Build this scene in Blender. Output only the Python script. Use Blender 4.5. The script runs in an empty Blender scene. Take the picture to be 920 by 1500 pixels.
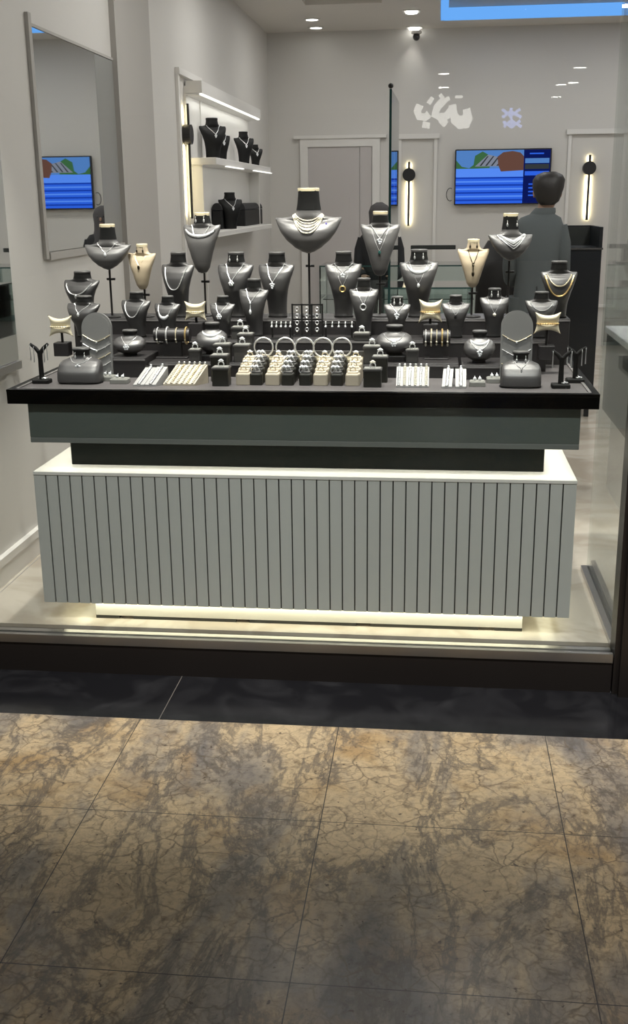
import bpy, math, random
from mathutils import Vector, Matrix
from mathutils.bvhtree import BVHTree
random.seed(7)
PI = math.pi
scn = bpy.context.scene
col = scn.collection

# ------------------------------------------------------------------ camera
F = 1569.975; PITCH = 0.283069; YAW = -0.115293; ROLL = -0.0117226; EYE = 1.55
cy, sy, cp, sp = math.cos(YAW), math.sin(YAW), math.cos(PITCH), math.sin(PITCH)
FW = Vector((sy*cp, cy*cp, -sp)); R0 = Vector((cy, -sy, 0)); U0 = R0.cross(FW)
RT = R0*math.cos(ROLL) + U0*math.sin(ROLL); UP = -R0*math.sin(ROLL) + U0*math.cos(ROLL)
CAM = Vector((0, 0, EYE))
def ray(x, y): return FW*F + RT*(x-460) - UP*(y-750)
def onZ(x, y, z): d = ray(x, y); return CAM + d*((z-EYE)/d.z)
def onY(x, y, Y): d = ray(x, y); return CAM + d*(Y/d.y)
def onX(x, y, X): d = ray(x, y); return CAM + d*(X/d.x)
cd = bpy.data.cameras.new('camera'); cam = bpy.data.objects.new('camera', cd); col.objects.link(cam)
cd.sensor_fit = 'VERTICAL'; cd.sensor_height = 24; cd.lens = F*24/1500; cd.clip_start = .05
m = Matrix((RT, UP, -FW)).transposed().to_4x4(); m.translation = CAM
cam.matrix_world = m; scn.camera = cam

# ------------------------------------------------------------------ materials
def mat(name, c, rough=.5, metal=0, spec=.5, emit=None, es=1, coat=0, bump=None):
    M = bpy.data.materials.new(name); M.use_nodes = True
    b = M.node_tree.nodes['Principled BSDF']
    b.inputs['Base Color'].default_value = (*c, 1); b.inputs['Roughness'].default_value = rough
    b.inputs['Metallic'].default_value = metal; b.inputs['Specular IOR Level'].default_value = spec
    b.inputs['Coat Weight'].default_value = coat
    if emit:
        b.inputs['Emission Color'].default_value = (*emit, 1); b.inputs['Emission Strength'].default_value = es
    if bump:
        nt = M.node_tree; n = nt.nodes.new('ShaderNodeTexNoise'); n.inputs['Scale'].default_value = bump[0]
        n.inputs['Detail'].default_value = 3
        tc = nt.nodes.new('ShaderNodeTexCoord'); nt.links.new(tc.outputs['Object'], n.inputs['Vector'])
        k = nt.nodes.new('ShaderNodeBump'); k.inputs['Strength'].default_value = bump[1]; k.inputs['Distance'].default_value = .002
        nt.links.new(n.outputs['Fac'], k.inputs['Height']); nt.links.new(k.outputs['Normal'], b.inputs['Normal'])
    return M
def thin_glass(name, tint, ior=1.5, boost=1.0, rough=0.0):
    M = bpy.data.materials.new(name); M.use_nodes = True; nt = M.node_tree; nt.nodes.clear()
    o = nt.nodes.new('ShaderNodeOutputMaterial'); mx = nt.nodes.new('ShaderNodeMixShader')
    t = nt.nodes.new('ShaderNodeBsdfTransparent'); t.inputs[0].default_value = (*tint, 1)
    g = nt.nodes.new('ShaderNodeBsdfGlossy'); g.inputs['Roughness'].default_value = rough
    f = nt.nodes.new('ShaderNodeFresnel'); f.inputs['IOR'].default_value = ior
    k = nt.nodes.new('ShaderNodeMath'); k.operation = 'MULTIPLY'; k.use_clamp = True; k.inputs[1].default_value = boost
    nt.links.new(f.outputs[0], k.inputs[0]); nt.links.new(k.outputs[0], mx.inputs[0])
    nt.links.new(t.outputs[0], mx.inputs[1]); nt.links.new(g.outputs[0], mx.inputs[2]); nt.links.new(mx.outputs[0], o.inputs[0])
    return M
def wall_mat(name, c, rough=.7):
    return mat(name, c, rough, bump=(60, .08), spec=.3)

WALL = wall_mat('warm_white_paint', (.62, .60, .57), .55)
CEILM = wall_mat('ceiling_paint', (.66, .63, .59))
TRIM = mat('white_trim', (.72, .70, .67), .4)
DOORM = mat('door_paint', (.50, .47, .46), .45)
PILM = wall_mat('pilaster_paint', (.43, .41, .385))
MIRROR = mat('mirror_silver', (.86, .88, .87), .015, 1)
GREYGLASS = mat('grey_back_painted_glass', (.25, .25, .235), .3, spec=.25)
STEEL = mat('brushed_aluminium', (.50, .49, .48), .3, 1)
BLACKMETAL = mat('black_metal', (.012, .011, .011), .4)
DKBRONZE = mat('dark_bronze_metal', (.022, .018, .016), .35, .3)
GLASS = thin_glass('clear_shop_glass', (.97, .985, .98), 1.5, .5)
SIDEGLASS = thin_glass('side_glass', (.93, .95, .94), 1.5, .45)
SCREENGLASS = thin_glass('screen_glass', (.90, .93, .93), 1.5, 1.15)
CASEGLASS = thin_glass('showcase_glass', (.86, .92, .91), 1.5, 1.5)
GLASSEDGE = mat('glass_edge_green', (.03, .075, .07), .12)
SLATM = mat('counter_grey_lacquer', (.57, .585, .565), .42)
SLABM = mat('counter_white_lacquer', (.80, .79, .75), .4)
GROOVE = mat('groove_dark', (.045, .05, .047), .6)
BANDM = mat('grey_green_glass_panel', (.105, .125, .115), .12, coat=.3)
NECKM = mat('dark_green_glass_panel', (.008, .010, .009), .35, spec=.15)
TRAYM = mat('black_gloss_lacquer', (.002, .002, .002), .4, spec=.06)
LINER = mat('taupe_leatherette_liner', (.10, .092, .093), .5, bump=(300, .3))
RISERM = mat('charcoal_leatherette', (.022, .020, .021), .42, bump=(400, .3))
BUSTB = mat('black_satin_bust', (.054, .052, .053), .40, spec=.9, bump=(500, .15))
BUSTG = mat('grey_satin_bust', (.105, .102, .102), .42, spec=.85, bump=(500, .15))
BUSTC = mat('cream_leather_bust', (.62, .51, .36), .5, bump=(400, .2))
CAPC = mat('cream_neck_cap', (.80, .70, .48), .5)
CAPB = mat('charcoal_lit_neck_cap', (.10, .098, .096), .4)  # lighter than the bust: its lit top is put into the colour
NECKB = mat('black_velvet', (.010, .010, .010), .6, spec=.25)
ARCHG = mat('grey_suede_board', (.19, .19, .187), .65)
PILLOW = mat('cream_pillow', (.72, .65, .48), .5)
SILVER = mat('silver', (.90, .90, .91), .30, .75)
GOLD = mat('gold', (.88, .64, .28), .28, .8)
PALEGOLD = mat('pale_gold', (.90, .80, .58), .28, .7)
DKMETAL = mat('oxidised_metal', (.10, .085, .06), .3, 1)
PEARL = mat('pearl', (.82, .78, .66), .22, coat=.5)
GEM = mat('clear_gem', (.85, .87, .90), .15, .2, coat=1)
GREENGEM = mat('green_gem', (.02, .09, .08), .1, coat=1)
ONYX = mat('onyx', (.008, .008, .01), .1, coat=1)
BLUEGEM = mat('violet_gem', (.12, .10, .45), .1, coat=1)
CREAMBOX = mat('cream_leather_box', (.52, .46, .36), .5)
DARKBOX = mat('olive_black_box', (.018, .018, .014), .4)
GREYBOX = mat('dark_grey_velvet', (.05, .048, .046), .55)
BROWNBOX = mat('brown_velvet', (.05, .032, .022), .55)
PADW = mat('white_pad', (.36, .355, .35), .5)
PADG = mat('grey_pad', (.26, .26, .24), .5)
OLIVE = mat('olive_gold_ledge', (.30, .27, .18), .4)
STONED = None
SUIT = mat('grey_suit_cloth', (.085, .098, .102), .85, bump=(200, .3))
SKIN = mat('skin', (.42, .26, .18), .5)
HAIR = mat('black_hair', (.012, .010, .009), .5, bump=(120, .6))
SCARF = mat('grey_scarf', (.075, .070, .072), .8)
BLACKCLOTH = mat('black_cloth', (.015, .015, .017), .8)
CABM = mat('black_cabinet', (.008, .010, .013), .35)
CABTOP = mat('dark_green_cabinet_panel', (.030, .034, .030), .4)
WHITETOP = mat('white_worktop', (.75, .76, .77), .35)
DARKSIDE = mat('dark_desk_panel', (.022, .025, .024), .4)
CHAIRM = mat('black_chair_leather', (.010, .009, .009), .5)
def emat(name, c, s): return mat(name, (0, 0, 0), .5, spec=0, emit=c, es=s)
LEDW = emat('white_led', (1, .96, .9), 1.6)
LEDWARM = emat('warm_led', (1, .86, .52), 1.6)
LEDBLUE = emat('blue_led', (.16, .44, 1), 1.0)
LAMPD = emat('downlight_diffuser', (1, .97, .92), 9)
MALLD = emat('mall_downlight_diffuser', (1, .98, .95), 40)
SIGNW = emat('white_sign_letter', (1, .97, .9), 10)
SIGNB = emat('blue_sign_glyph', (.35, .45, 1), 10)
UNDERLED = emat('counter_led', (1, .90, .62), 3)

# ------------------------------------------------------------------ mesh builder
class MB:
    def __init__(s): s.v = []; s.f = []; s.mi = []; s.cur = 0
    def add(s, vs, fs):
        b = len(s.v); s.v += [tuple(p) for p in vs]; s.f += [tuple(i+b for i in f) for f in fs]; s.mi += [s.cur]*len(fs); return s
    def box(s, x0, x1, y0, y1, z0, z1):
        return s.add([(x0,y0,z0),(x1,y0,z0),(x1,y1,z0),(x0,y1,z0),(x0,y0,z1),(x1,y0,z1),(x1,y1,z1),(x0,y1,z1)],
                     [(0,3,2,1),(4,5,6,7),(0,1,5,4),(1,2,6,5),(2,3,7,6),(3,0,4,7)])
    def bbox(s, x0, x1, y0, y1, z0, z1, b=.004):      # box with chamfered vertical and top edges
        b = min(b, (x1-x0)*.4, (y1-y0)*.4, (z1-z0)*.4)
        def ring(i, z): return [(x0+b,y0+i,z),(x1-b,y0+i,z),(x1-i,y0+b,z),(x1-i,y1-b,z),(x1-b,y1-i,z),(x0+b,y1-i,z),(x0+i,y1-b,z),(x0+i,y0+b,z)]
        def ring2(z, ins): 
            return [(x0+b+0*ins,y0+ins,z),(x1-b,y0+ins,z),(x1-ins,y0+b,z),(x1-ins,y1-b,z),(x1-b,y1-ins,z),(x0+b,y1-ins,z),(x0+ins,y1-b,z),(x0+ins,y0+b,z)]
        return s.loft([ring2(z0+b*.5,0) if False else ring2(z0, b*.4), ring2(z0+b*.4, 0), ring2(z1-b, 0), ring2(z1-b*.3, b*.3), ring2(z1, b*.9)], True)
    def loft(s, rings, cap=True, closed=True):
        n = len(rings[0]); vs = [p for r in rings for p in r]; fs = []
        for i in range(len(rings)-1):
            for j in range(n if closed else n-1):
                k = (j+1) % n; fs.append((i*n+j, i*n+k, (i+1)*n+k, (i+1)*n+j))
        if cap and closed:
            fs.append(tuple(range(n))[::-1]); fs.append(tuple((len(rings)-1)*n+j for j in range(n)))
        return s.add(vs, fs)
    def tube(s, pts, r, n=6, closed=False, cap=True):
        pts = [Vector(p) for p in pts]; m_ = len(pts); rings = []; nrm = None
        for i, p in enumerate(pts):
            a = pts[(i-1) % m_] if (closed or i > 0) else p; b = pts[(i+1) % m_] if (closed or i < m_-1) else p
            t = (b-a).normalized() if (b-a).length > 1e-9 else Vector((0,0,1))
            if nrm is None:
                nrm = t.cross(Vector((0,0,1)) if abs(t.z) < .9 else Vector((1,0,0))).normalized()
            nrm = (nrm - t*nrm.dot(t)); nrm = nrm.normalized() if nrm.length > 1e-9 else t.orthogonal().normalized()
            bi = t.cross(nrm); rr = r(i/(max(1, m_-1))) if callable(r) else (r[i] if isinstance(r, (list, tuple)) else r)
            rings.append([p + nrm*(math.cos(2*PI*k/n)*rr) + bi*(math.sin(2*PI*k/n)*rr) for k in range(n)])
        if closed: rings.append(rings[0])
        return s.loft(rings, cap and not closed)
    def lathe(s, prof, c=(0,0,0), n=24):
        rings = [[(c[0]+r*math.cos(2*PI*k/n), c[1]+r*math.sin(2*PI*k/n), c[2]+z) for k in range(n)] for r, z in prof]
        return s.loft(rings, True)
    def ball(s, c, r, n=10, m_=6, sc=(1,1,1)):
        rings = []
        for i in range(m_+1):
            a = -PI/2 + PI*i/m_; rr = max(1e-4, math.cos(a))
            rings.append([(c[0]+r*sc[0]*rr*math.cos(2*PI*k/n), c[1]+r*sc[1]*rr*math.sin(2*PI*k/n), c[2]+r*sc[2]*math.sin(a)) for k in range(n)])
        return s.loft(rings, True)
    def prism(s, poly, y0, y1):          # poly in xz
        return s.loft([[(x, y0, z) for x, z in poly], [(x, y1, z) for x, z in poly]], True)
    def build(s, name, mats, parent=None, smooth=False, loc=None):
        me = bpy.data.meshes.new(name); me.from_pydata(s.v, [], s.f)
        if not isinstance(mats, (list, tuple)): mats = [mats]
        for M in mats: me.materials.append(M)
        for p, i in zip(me.polygons, s.mi): p.material_index = i; p.use_smooth = smooth
        me.validate(); me.update()
        import bmesh
        bm = bmesh.new(); bm.from_mesh(me); bmesh.ops.recalc_face_normals(bm, faces=bm.faces); bm.to_mesh(me); bm.free()
        o = bpy.data.objects.new(name, me); col.objects.link(o)
        if smooth:
            try: me.set_sharp_from_angle(angle=math.radians(50))
            except Exception: pass
        if parent: o.parent = parent
        if loc is not None: o.location = loc
        return o
def tag(o, label, cat, group=None, kind=None):
    if label: o['label'] = label
    if cat: o['category'] = cat
    if group: o['group'] = group
    if kind: o['kind'] = kind
    return o
def thing(name, loc, label, cat, group=None, rz=0):
    o = bpy.data.objects.new(name, None); o.empty_display_size = .05; col.objects.link(o)
    o.location = loc; o.rotation_euler = (0, 0, rz); return tag(o, label, cat, group)
def struct(o): o['kind'] = 'structure'; return o
def kids(o): return [c for c in bpy.data.objects if c.parent == o]
def dup(o, loc, label, group=None, rz=None):
    c = o.copy(); col.objects.link(c); c.location = loc; c['label'] = label
    if rz is not None: c.rotation_euler = (0, 0, rz)
    if group: c['group'] = group
    for k in kids(o):
        d = k.copy(); col.objects.link(d); d.parent = c
    return c
def area(name, loc, size, power, c=(1,1,1), rot=(0,0,0), sizey=None, shape=None, spread=None):
    l = bpy.data.lights.new(name, 'AREA'); l.energy = power; l.color = c; l.size = size
    if sizey: l.shape = 'RECTANGLE'; l.size_y = sizey
    if shape: l.shape = shape
    if spread: l.spread = spread
    o = bpy.data.objects.new(name, l); col.objects.link(o); o.location = loc; o.rotation_euler = rot; return o
def spot(name, loc, target, power, c, ang=60, blend=.6, size=.05):
    l = bpy.data.lights.new(name, 'SPOT'); l.energy = power; l.color = c; l.spot_size = math.radians(ang); l.spot_blend = blend; l.shadow_soft_size = size
    o = bpy.data.objects.new(name, l); col.objects.link(o); o.location = loc
    o.rotation_euler = (Vector(target)-Vector(loc)).to_track_quat('-Z', 'Y').to_euler(); return o

# ------------------------------------------------------------------ procedural stone
def granite():
    M = bpy.data.materials.new('beige_gold_granite'); M.use_nodes = True; nt = M.node_tree; N = nt.nodes; L = nt.links
    b = N['Principled BSDF']; b.inputs['Roughness'].default_value = .3; b.inputs['Specular IOR Level'].default_value = .3
    tc = N.new('ShaderNodeTexCoord')
    def noise(vec, s, det=6, dist=0, rough=.6):
        n = N.new('ShaderNodeTexNoise'); n.inputs['Scale'].default_value = s; n.inputs['Detail'].default_value = det
        n.inputs['Distortion'].default_value = dist; n.inputs['Roughness'].default_value = rough; L.new(vec, n.inputs['Vector']); return n.outputs['Fac'], n.outputs['Color']
    def ramp(fac, stops):
        r = N.new('ShaderNodeValToRGB'); e = r.color_ramp.elements
        while len(e) < len(stops): e.new(.5)
        for i, (p, c) in enumerate(stops): e[i].position = p; e[i].color = (*c, 1) if len(c) == 3 else c
        L.new(fac, r.inputs[0]); return r.outputs[0]
    def mix(f, a, bb, mode='MIX'):
        x = N.new('ShaderNodeMix'); x.data_type = 'RGBA'; x.blend_type = mode
        if isinstance(f, float): x.inputs[0].default_value = f
        else: L.new(f, x.inputs[0])
        for i, v in ((6, a), (7, bb)):
            if isinstance(v, tuple): x.inputs[i].default_value = (*v, 1)
            else: L.new(v, x.inputs[i])
        return x.outputs[2]
    P = tc.outputs['Object']
    # stretch along a diagonal so that veins run across the tiles
    mp = N.new('ShaderNodeMapping'); mp.inputs['Rotation'].default_value = (0, 0, math.radians(-42)); mp.inputs['Scale'].default_value = (1.0, .40, 1); L.new(P, mp.inputs[0])
    Q = mp.outputs[0]
    wf, wc = noise(P, 9, 4)
    w = N.new('ShaderNodeVectorMath'); w.operation = 'MULTIPLY_ADD'; L.new(wc, w.inputs[0]); w.inputs[1].default_value = (.07, .07, .07); L.new(P, w.inputs[2])
    W = w.outputs[0]
    zone, _ = noise(Q, 2.6, 6, .3)
    base = ramp(zone, [(.36, (.17, .16, .155)), (.45, (.33, .285, .225)), (.52, (.56, .44, .275)), (.60, (.52, .41, .26)), (.70, (.30, .27, .24))])
    gz, _ = noise(P, 2.4, 5, .4)
    base = mix(ramp(gz, [(.53, (0, 0, 0)), (.66, (.75, .75, .75))]), base, (.40, .26, .115))
    mo, _ = noise(W, 30, 8, .3, .7)
    base = mix(1.0, base, ramp(mo, [(.32, (.42, .38, .34)), (.45, (.90, .88, .86)), (.57, (1.15, 1.12, 1.06)), (.68, (.74, .70, .65))]), 'MULTIPLY')
    def crack(vec, s, w0, w1):
        v = N.new('ShaderNodeTexVoronoi'); v.feature = 'DISTANCE_TO_EDGE'; v.inputs['Scale'].default_value = s; L.new(vec, v.inputs['Vector'])
        return ramp(v.outputs['Distance'], [(w0, (1, 1, 1)), (w1, (0, 0, 0))])
    br, _ = noise(P, 5, 4)
    c1 = mix(1.0, crack(W, 13, .0, .045), ramp(br, [(.42, (.1, .1, .1)), (.58, (.85, .85, .85))]), 'MULTIPLY')
    base = mix(c1, base, (.13, .095, .06))
    br2, _ = noise(P, 8, 3)
    c2 = mix(1.0, crack(W, 30, .0, .09), ramp(br2, [(.42, (.05, .05, .05)), (.60, (.6, .6, .6))]), 'MULTIPLY')
    base = mix(c2, base, (.15, .115, .085))
    vn, _ = noise(Q, 4.2, 9, .5, .68)
    base = mix(ramp(vn, [(.465, (0, 0, 0)), (.495, (.7, .7, .7)), (.505, (.7, .7, .7)), (.535, (0, 0, 0))]), base, (.12, .102, .085))
    sp_, _ = noise(P, 46, 4, .3)
    base = mix(ramp(sp_, [(.655, (0, 0, 0)), (.69, (.9, .9, .9))]), base, (.075, .052, .038))
    # tile joints
    sx = N.new('ShaderNodeSeparateXYZ'); L.new(P, sx.inputs[0])
    def joint(sock, p0, step):
        a = N.new('ShaderNodeMath'); a.operation = 'SUBTRACT'; L.new(sock, a.inputs[0]); a.inputs[1].default_value = p0
        pp = N.new('ShaderNodeMath'); pp.operation = 'PINGPONG'; L.new(a.outputs[0], pp.inputs[0]); pp.inputs[1].default_value = step/2
        c = N.new('ShaderNodeMath'); c.operation = 'LESS_THAN'; L.new(pp.outputs[0], c.inputs[0]); c.inputs[1].default_value = .0013; return c.outputs[0]
    xa = onZ(455, 1280, 0).x; xb = onZ(838, 1280, 0).x; ya = onZ(460, 1442, 0).y
    j1 = joint(sx.outputs[0], xa, xb-xa); j2 = joint(sx.outputs[1], ya, .60)
    mx_ = N.new('ShaderNodeMath'); mx_.operation = 'MAXIMUM'; L.new(j1, mx_.inputs[0]); L.new(j2, mx_.inputs[1])
    base = mix(mx_.outputs[0], base, (.05, .045, .04))
    L.new(base, b.inputs['Base Color'])
    return M
def darkstone():
    M = mat('polished_dark_stone', (.017, .017, .019), .16, spec=.35); nt = M.node_tree; N = nt.nodes; L = nt.links
    tc = N.new('ShaderNodeTexCoord'); n = N.new('ShaderNodeTexNoise'); n.inputs['Scale'].default_value = 5; n.inputs['Detail'].default_value = 8; n.inputs['Distortion'].default_value = 1.2
    L.new(tc.outputs['Object'], n.inputs['Vector']); r = N.new('ShaderNodeValToRGB'); e = r.color_ramp.elements
    e[0].position = .45; e[0].color = (.009, .009, .0105, 1); e[1].position = .75; e[1].color = (.026, .026, .028, 1)
    L.new(n.outputs['Fac'], r.inputs[0]); L.new(r.outputs[0], N['Principled BSDF'].inputs['Base Color']); return M
def creamtile():
    M = mat('cream_marble_tile', (.62, .56, .46), .2); nt = M.node_tree; N = nt.nodes; L = nt.links
    tc = N.new('ShaderNodeTexCoord'); n = N.new('ShaderNodeTexNoise'); n.inputs['Scale'].default_value = 2.2; n.inputs['Detail'].default_value = 8; n.inputs['Distortion'].default_value = 2
    L.new(tc.outputs['Object'], n.inputs['Vector']); r = N.new('ShaderNodeValToRGB'); e = r.color_ramp.elements
    e[0].position = .40; e[0].color = (.50, .44, .36, 1); e[1].position = .55; e[1].color = (.62, .57, .49, 1)
    L.new(n.outputs['Fac'], r.inputs[0]); L.new(r.outputs[0], N['Principled BSDF'].inputs['Base Color']); return M

# ------------------------------------------------------------------ setting
ZF = .12; ZC = 3.09; XL = -1.675; XR = 2.7; YB = 11.0; YG = 3.30
struct(MB().box(-9, 9, -24, 2.955, -.1, 0).build('floor_mall', granite()))
fb = struct(MB().box(-9, 9, 2.955, 3.272, -.1, 0).build('floor_border', darkstone()))
a, b_ = onZ(270, 985, 0), onZ(232, 1055, 0)
struct(MB().box(a.x-.0012, a.x+.0012, 2.956, 3.271, -.01, .0006).build('trim_1', mat('stone_joint', (.16, .14, .12), .6)))
struct(MB().box(-9, .585, 3.272, 3.40, -.1, .106).build('trim_2', DKBRONZE))
t3 = MB(); t3.box(-9, .585, 3.268, 3.285, .106, .136); t3.box(-9, .585, 3.315, 3.34, .106, .13); t3.box(-9, .585, 3.285, 3.315, .10, .118)
struct(t3.build('trim_3', STEEL))
struct(MB().box(XL-.1, XR, 3.40, YB, -.05, ZF).build('floor', creamtile()))
g = struct(MB().box(-9, .59, 3.296, 3.304, .12, ZC).build('window_1', GLASS))
post = MB(); post.box(.588, .605, 3.262, 3.35, 0, ZC); post.box(.605, 1.0, 3.24, 3.36, 0, ZC)
struct(post.build('wall_front', DKBRONZE))
# side glass and its track
struct(MB().box(.612, .620, 3.37, 4.13, ZF+.02, 2.6).build('window_2', SIDEGLASS))
tr = MB(); tr.box(.590, .640, 3.365, 4.14, ZF, ZF+.02); tr.box(.624, .645, 3.365, 4.13, ZF+.02, ZF+.045); struct(tr.build('trim_4', STEEL))
# walls
struct(MB().box(XL-.1, XL, 3.40, YB+.1, -.05, ZC+.4).build('wall_left', WALL))
struct(MB().box(XL-.1, XR+.1, YB, YB+.1, -.05, ZC+.4).build('wall_back', WALL))
struct(MB().box(XR, XR+.1, 3.36, YB, -.05, ZC+.4).build('wall_right', WALL))
bs = MB(); bs.box(XL, XL+.018, 3.41, 5.60, ZF, .20); bs.box(XL, XL+.024, 3.41, 5.60, .20, .232); struct(bs.build('baseboard_left', TRIM))
struct(MB().box(XL+.03, XL+.034, 3.41, 7, ZF, ZF+.0012).build('trim_5', PILM))
struct(MB().box(XL, XL+.03, 5.73, 6.42, ZF, ZC).build('wall_pilaster', PILM))
# ceiling with two recesses
cv = onZ(645, 33, ZC); CX0 = cv.x; CY1 = onZ(775, 27, ZC).y; CX1 = 2.2
LX0, LX1, LY0, LY1 = -1.13, -.50, 7.0, 9.55
c = MB()
c.box(XL-.1, LX0, 3.3, YB, ZC, ZC+.08); c.box(LX1, CX0, 3.3, YB, ZC, ZC+.08); c.box(CX1, XR, 3.3, YB, ZC, ZC+.08)
c.box(LX0, LX1, 3.3, LY0, ZC, ZC+.08); c.box(LX0, LX1, LY1, YB, ZC, ZC+.08); c.box(CX0, CX1, 3.3, 6.5, ZC, ZC+.08); c.box(CX0, CX1, CY1, YB, ZC, ZC+.08)
c.box(LX0, LX1, LY0, LY1, ZC+.08, ZC+.12); c.box(CX0, CX1, 6.5, CY1, ZC+.17, ZC+.2)
c.box(CX0-.02, CX0, 6.5, CY1, ZC+.08, ZC+.2); c.box(CX1, CX1+.02, 6.5, CY1, ZC+.08, ZC+.2); c.box(CX0, CX1, CY1, CY1+.02, ZC+.08, ZC+.2); c.box(CX0, CX1, 6.48, 6.5, ZC+.08, ZC+.2)
struct(c.build('ceiling', CEILM))
led = thing('cove_light', (CX0, 6.5, ZC), 'blue light strip and blue-lit sides of the recessed ceiling at upper right', 'light')
for nm, (x0, x1, y0, y1) in {'back': (.03, CX1-CX0-.03, CY1-6.5-.03, CY1-6.5-.005), 'left': (.005, .07, .03, CY1-6.5-.03), 'right': (CX1-CX0-.03, CX1-CX0-.005, .03, CY1-6.5-.03)}.items():
    MB().box(x0, x1, y0, y1, .002, .105).build('led_strip', LEDBLUE, led)  # covers the recess side, so its blue-lit face is part of the strip
# small camera and square downlights in the strip of ceiling left of the cove
def downlight(px, py, label, r=.055, power=None):
    p = onZ(px, py, ZC); o = thing('downlight', (p.x, p.y, ZC), label, 'downlight', 'recessed ceiling downlights')
    MB().lathe([(r, -.001), (r*1.35, -.001), (r*1.35, -.006), (r*1.02, -.009), (r*1.0, -.003)]).build('ring', TRIM, o)
    MB().lathe([(r*.98, -.0005), (r*.98, -.004)]).build('diffuser', LAMPD, o)
    return o
downlight(457, 28, 'round ceiling downlight above the shelves, nearer of the two at left')
downlight(463, 40, 'round ceiling downlight above the shelves, farther of the two at left')
def squarelight(px, py, label):
    p = onZ(px, py, ZC); o = thing('downlight', (p.x, p.y, ZC), label, 'downlight', 'square spotlights beside the cove')
    f = MB(); s = .075
    for x0, x1, y0, y1 in ((-s, s, -s, -s+.016), (-s, s, s-.016, s), (-s, -s+.016, -s+.016, s-.016), (s-.016, s, -s+.016, s-.016)): f.box(x0, x1, y0, y1, -.008, 0)
    f.build('frame', TRIM, o); MB().lathe([(.035, 0), (.05, -.004), (.048, -.02), (.03, -.022)]).build('lamp', LAMPD, o); return o
sq = [squarelight(607, 40, 'square ceiling spotlight closest to the security camera'), squarelight(603, 16, 'square ceiling spotlight farther from the security camera')]
p = onY(610, 54, YB-.09); o = thing('security_camera', (p.x, p.y, p.z+.05), 'small black dome security camera under the ceiling by the square spotlights', 'camera')
MB().lathe([(.05, 0), (.05, -.02), (.04, -.025)]).build('mount', TRIM, o); MB().ball((0, 0, -.05), .036).build('dome', ONYX, o, True)

# door and frame mouldings on the back wall
D = YB-.001
def rect(q0, q1, Y): A, B = onY(*q0, Y), onY(*q1, Y); return A.x, B.x, B.z, A.z
x0, x1, z0, z1 = rect((440, 204), (556, 400), D)
fr = MB(); fr.box(x0, x0+.075, D-.035, D, ZF, z1); fr.box(x1-.075, x1, D-.035, D, ZF, z1); fr.box(x0+.075, x1-.075, D-.035, D, z1-.075, z1)
fr.box(x0-.06, x1+.06, D-.05, D, z1, z1+.03); fo = struct(fr.build('door_1', TRIM))
dl = MB(); dl.box(x0+.075, x1-.20, D-.02, D, ZF, z1-.075); dl.box(x1-.195, x1-.08, D-.024, D, ZF, z1-.075); dl.box(x0+.17, x1-.30, D-.028, D-.02, .35, z1-.55)
dl.build('leaf', DOORM, fo)
def moulding(n, q0, q1, zbot):
    x0, x1, z0, z1 = rect(q0, q1, D); k = MB(); w = .03
    k.box(x0, x0+w, D-.02, D, zbot, z1); k.box(x1-w, x1, D-.02, D, zbot, z1); k.box(x0-.02, x1+.02, D-.035, D, z1, z1+.045); k.box(x0+w, x1-w, D-.02, D, zbot, zbot+w)
    struct(k.build(n, TRIM))
moulding('trim_6', (584, 204), (637, 400), .5); moulding('trim_7', (833, 197), (905, 400), .5)
# left-wall moulding beside the wall lamp
k = MB(); A = onX(256, 108, XL); B = onX(290, 118, XL)
k.box(XL, XL+.02, A.y, A.y+.04, .4, A.z); k.box(XL, XL+.02, B.y-.04, B.y, .4, A.z); k.box(XL, XL+.03, A.y, B.y, A.z, A.z+.04); struct(k.build('trim_8', TRIM))
# mirrors on left wall
def wmirror(y0, y1, z0, z1, label, ysplit=None):
    o = thing('wall_mirror', (XL, y0, z0), label, 'mirror'); h = z1-z0; d = y1-y0
    ys = ysplit-y0 if ysplit else d
    MB().box(.002, .010, 0, ys, 0, h).build('mirror_pane', MIRROR, o)
    if ysplit: MB().box(.002, .010, ys+.002, d, 0, h).build('grey_panel', GREYGLASS, o)
    k = MB(); k.box(.001, .016, -.036, -.002, -.03, h+.05); k.box(.001, .014, -.002, d, h+.002, h+.014); k.box(.001, .022, -.002, d, -.034, -.003)
    k.build('frame', STEEL if not ysplit else PILM, o)
wmirror(4.57, 5.71, 1.35, 2.24, 'tall wall mirror with blue television reflected in it, grey panel along one side', 5.41)
wmirror(3.45, 4.14, .95, 2.3, 'wall mirror strip at far left edge above the counter end')

# ------------------------------------------------------------------ wall lamps
def walllamp(loc, normal, h, up, label):
    o = thing('wall_lamp', loc, label, 'wall lamp', 'slim bar wall lamps'); o.rotation_euler = (0, 0, normal)
    # local: wall at y=0, room at -y ; z=0 at disc
    MB().box(-.011, .011, -.042, -.030, -h+up, up).build('bar', BLACKMETAL, o)
    q = MB(); q.v = []; n = 28
    q.loft([[(.062*math.cos(2*PI*k/n), y, .062*math.sin(2*PI*k/n)) for k in range(n)] for y in (-.055, -.005)]); q.build('disc', BLACKMETAL, o)
    s_ = MB(); s_.box(-.008, .008, -.029, -.022, -h+up+.01, -.064); s_.box(-.008, .008, -.029, -.022, .064, up-.01); s_.build('led_strip', LEDWARM, o)
    l = area('wall_lamp_glow', (0, 0, 0), .02, 1.3, (1, .84, .5), (PI/2, 0, 0), sizey=h*.95); l.parent = o; l.location = (0, -.020, up-h/2); l.rotation_euler = (PI/2, 0, 0)
p1 = onY(864, 246, YB-.06); walllamp((p1.x, YB, p1.z), 0, .60, .12, 'slim black wall lamp with warm glow above the black cabinet')
p1 = onY(599, 256, YB-.06); walllamp((p1.x, YB, p1.z), 0, .60, .12, 'slim black wall lamp with warm glow right of the glass panel')
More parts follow.
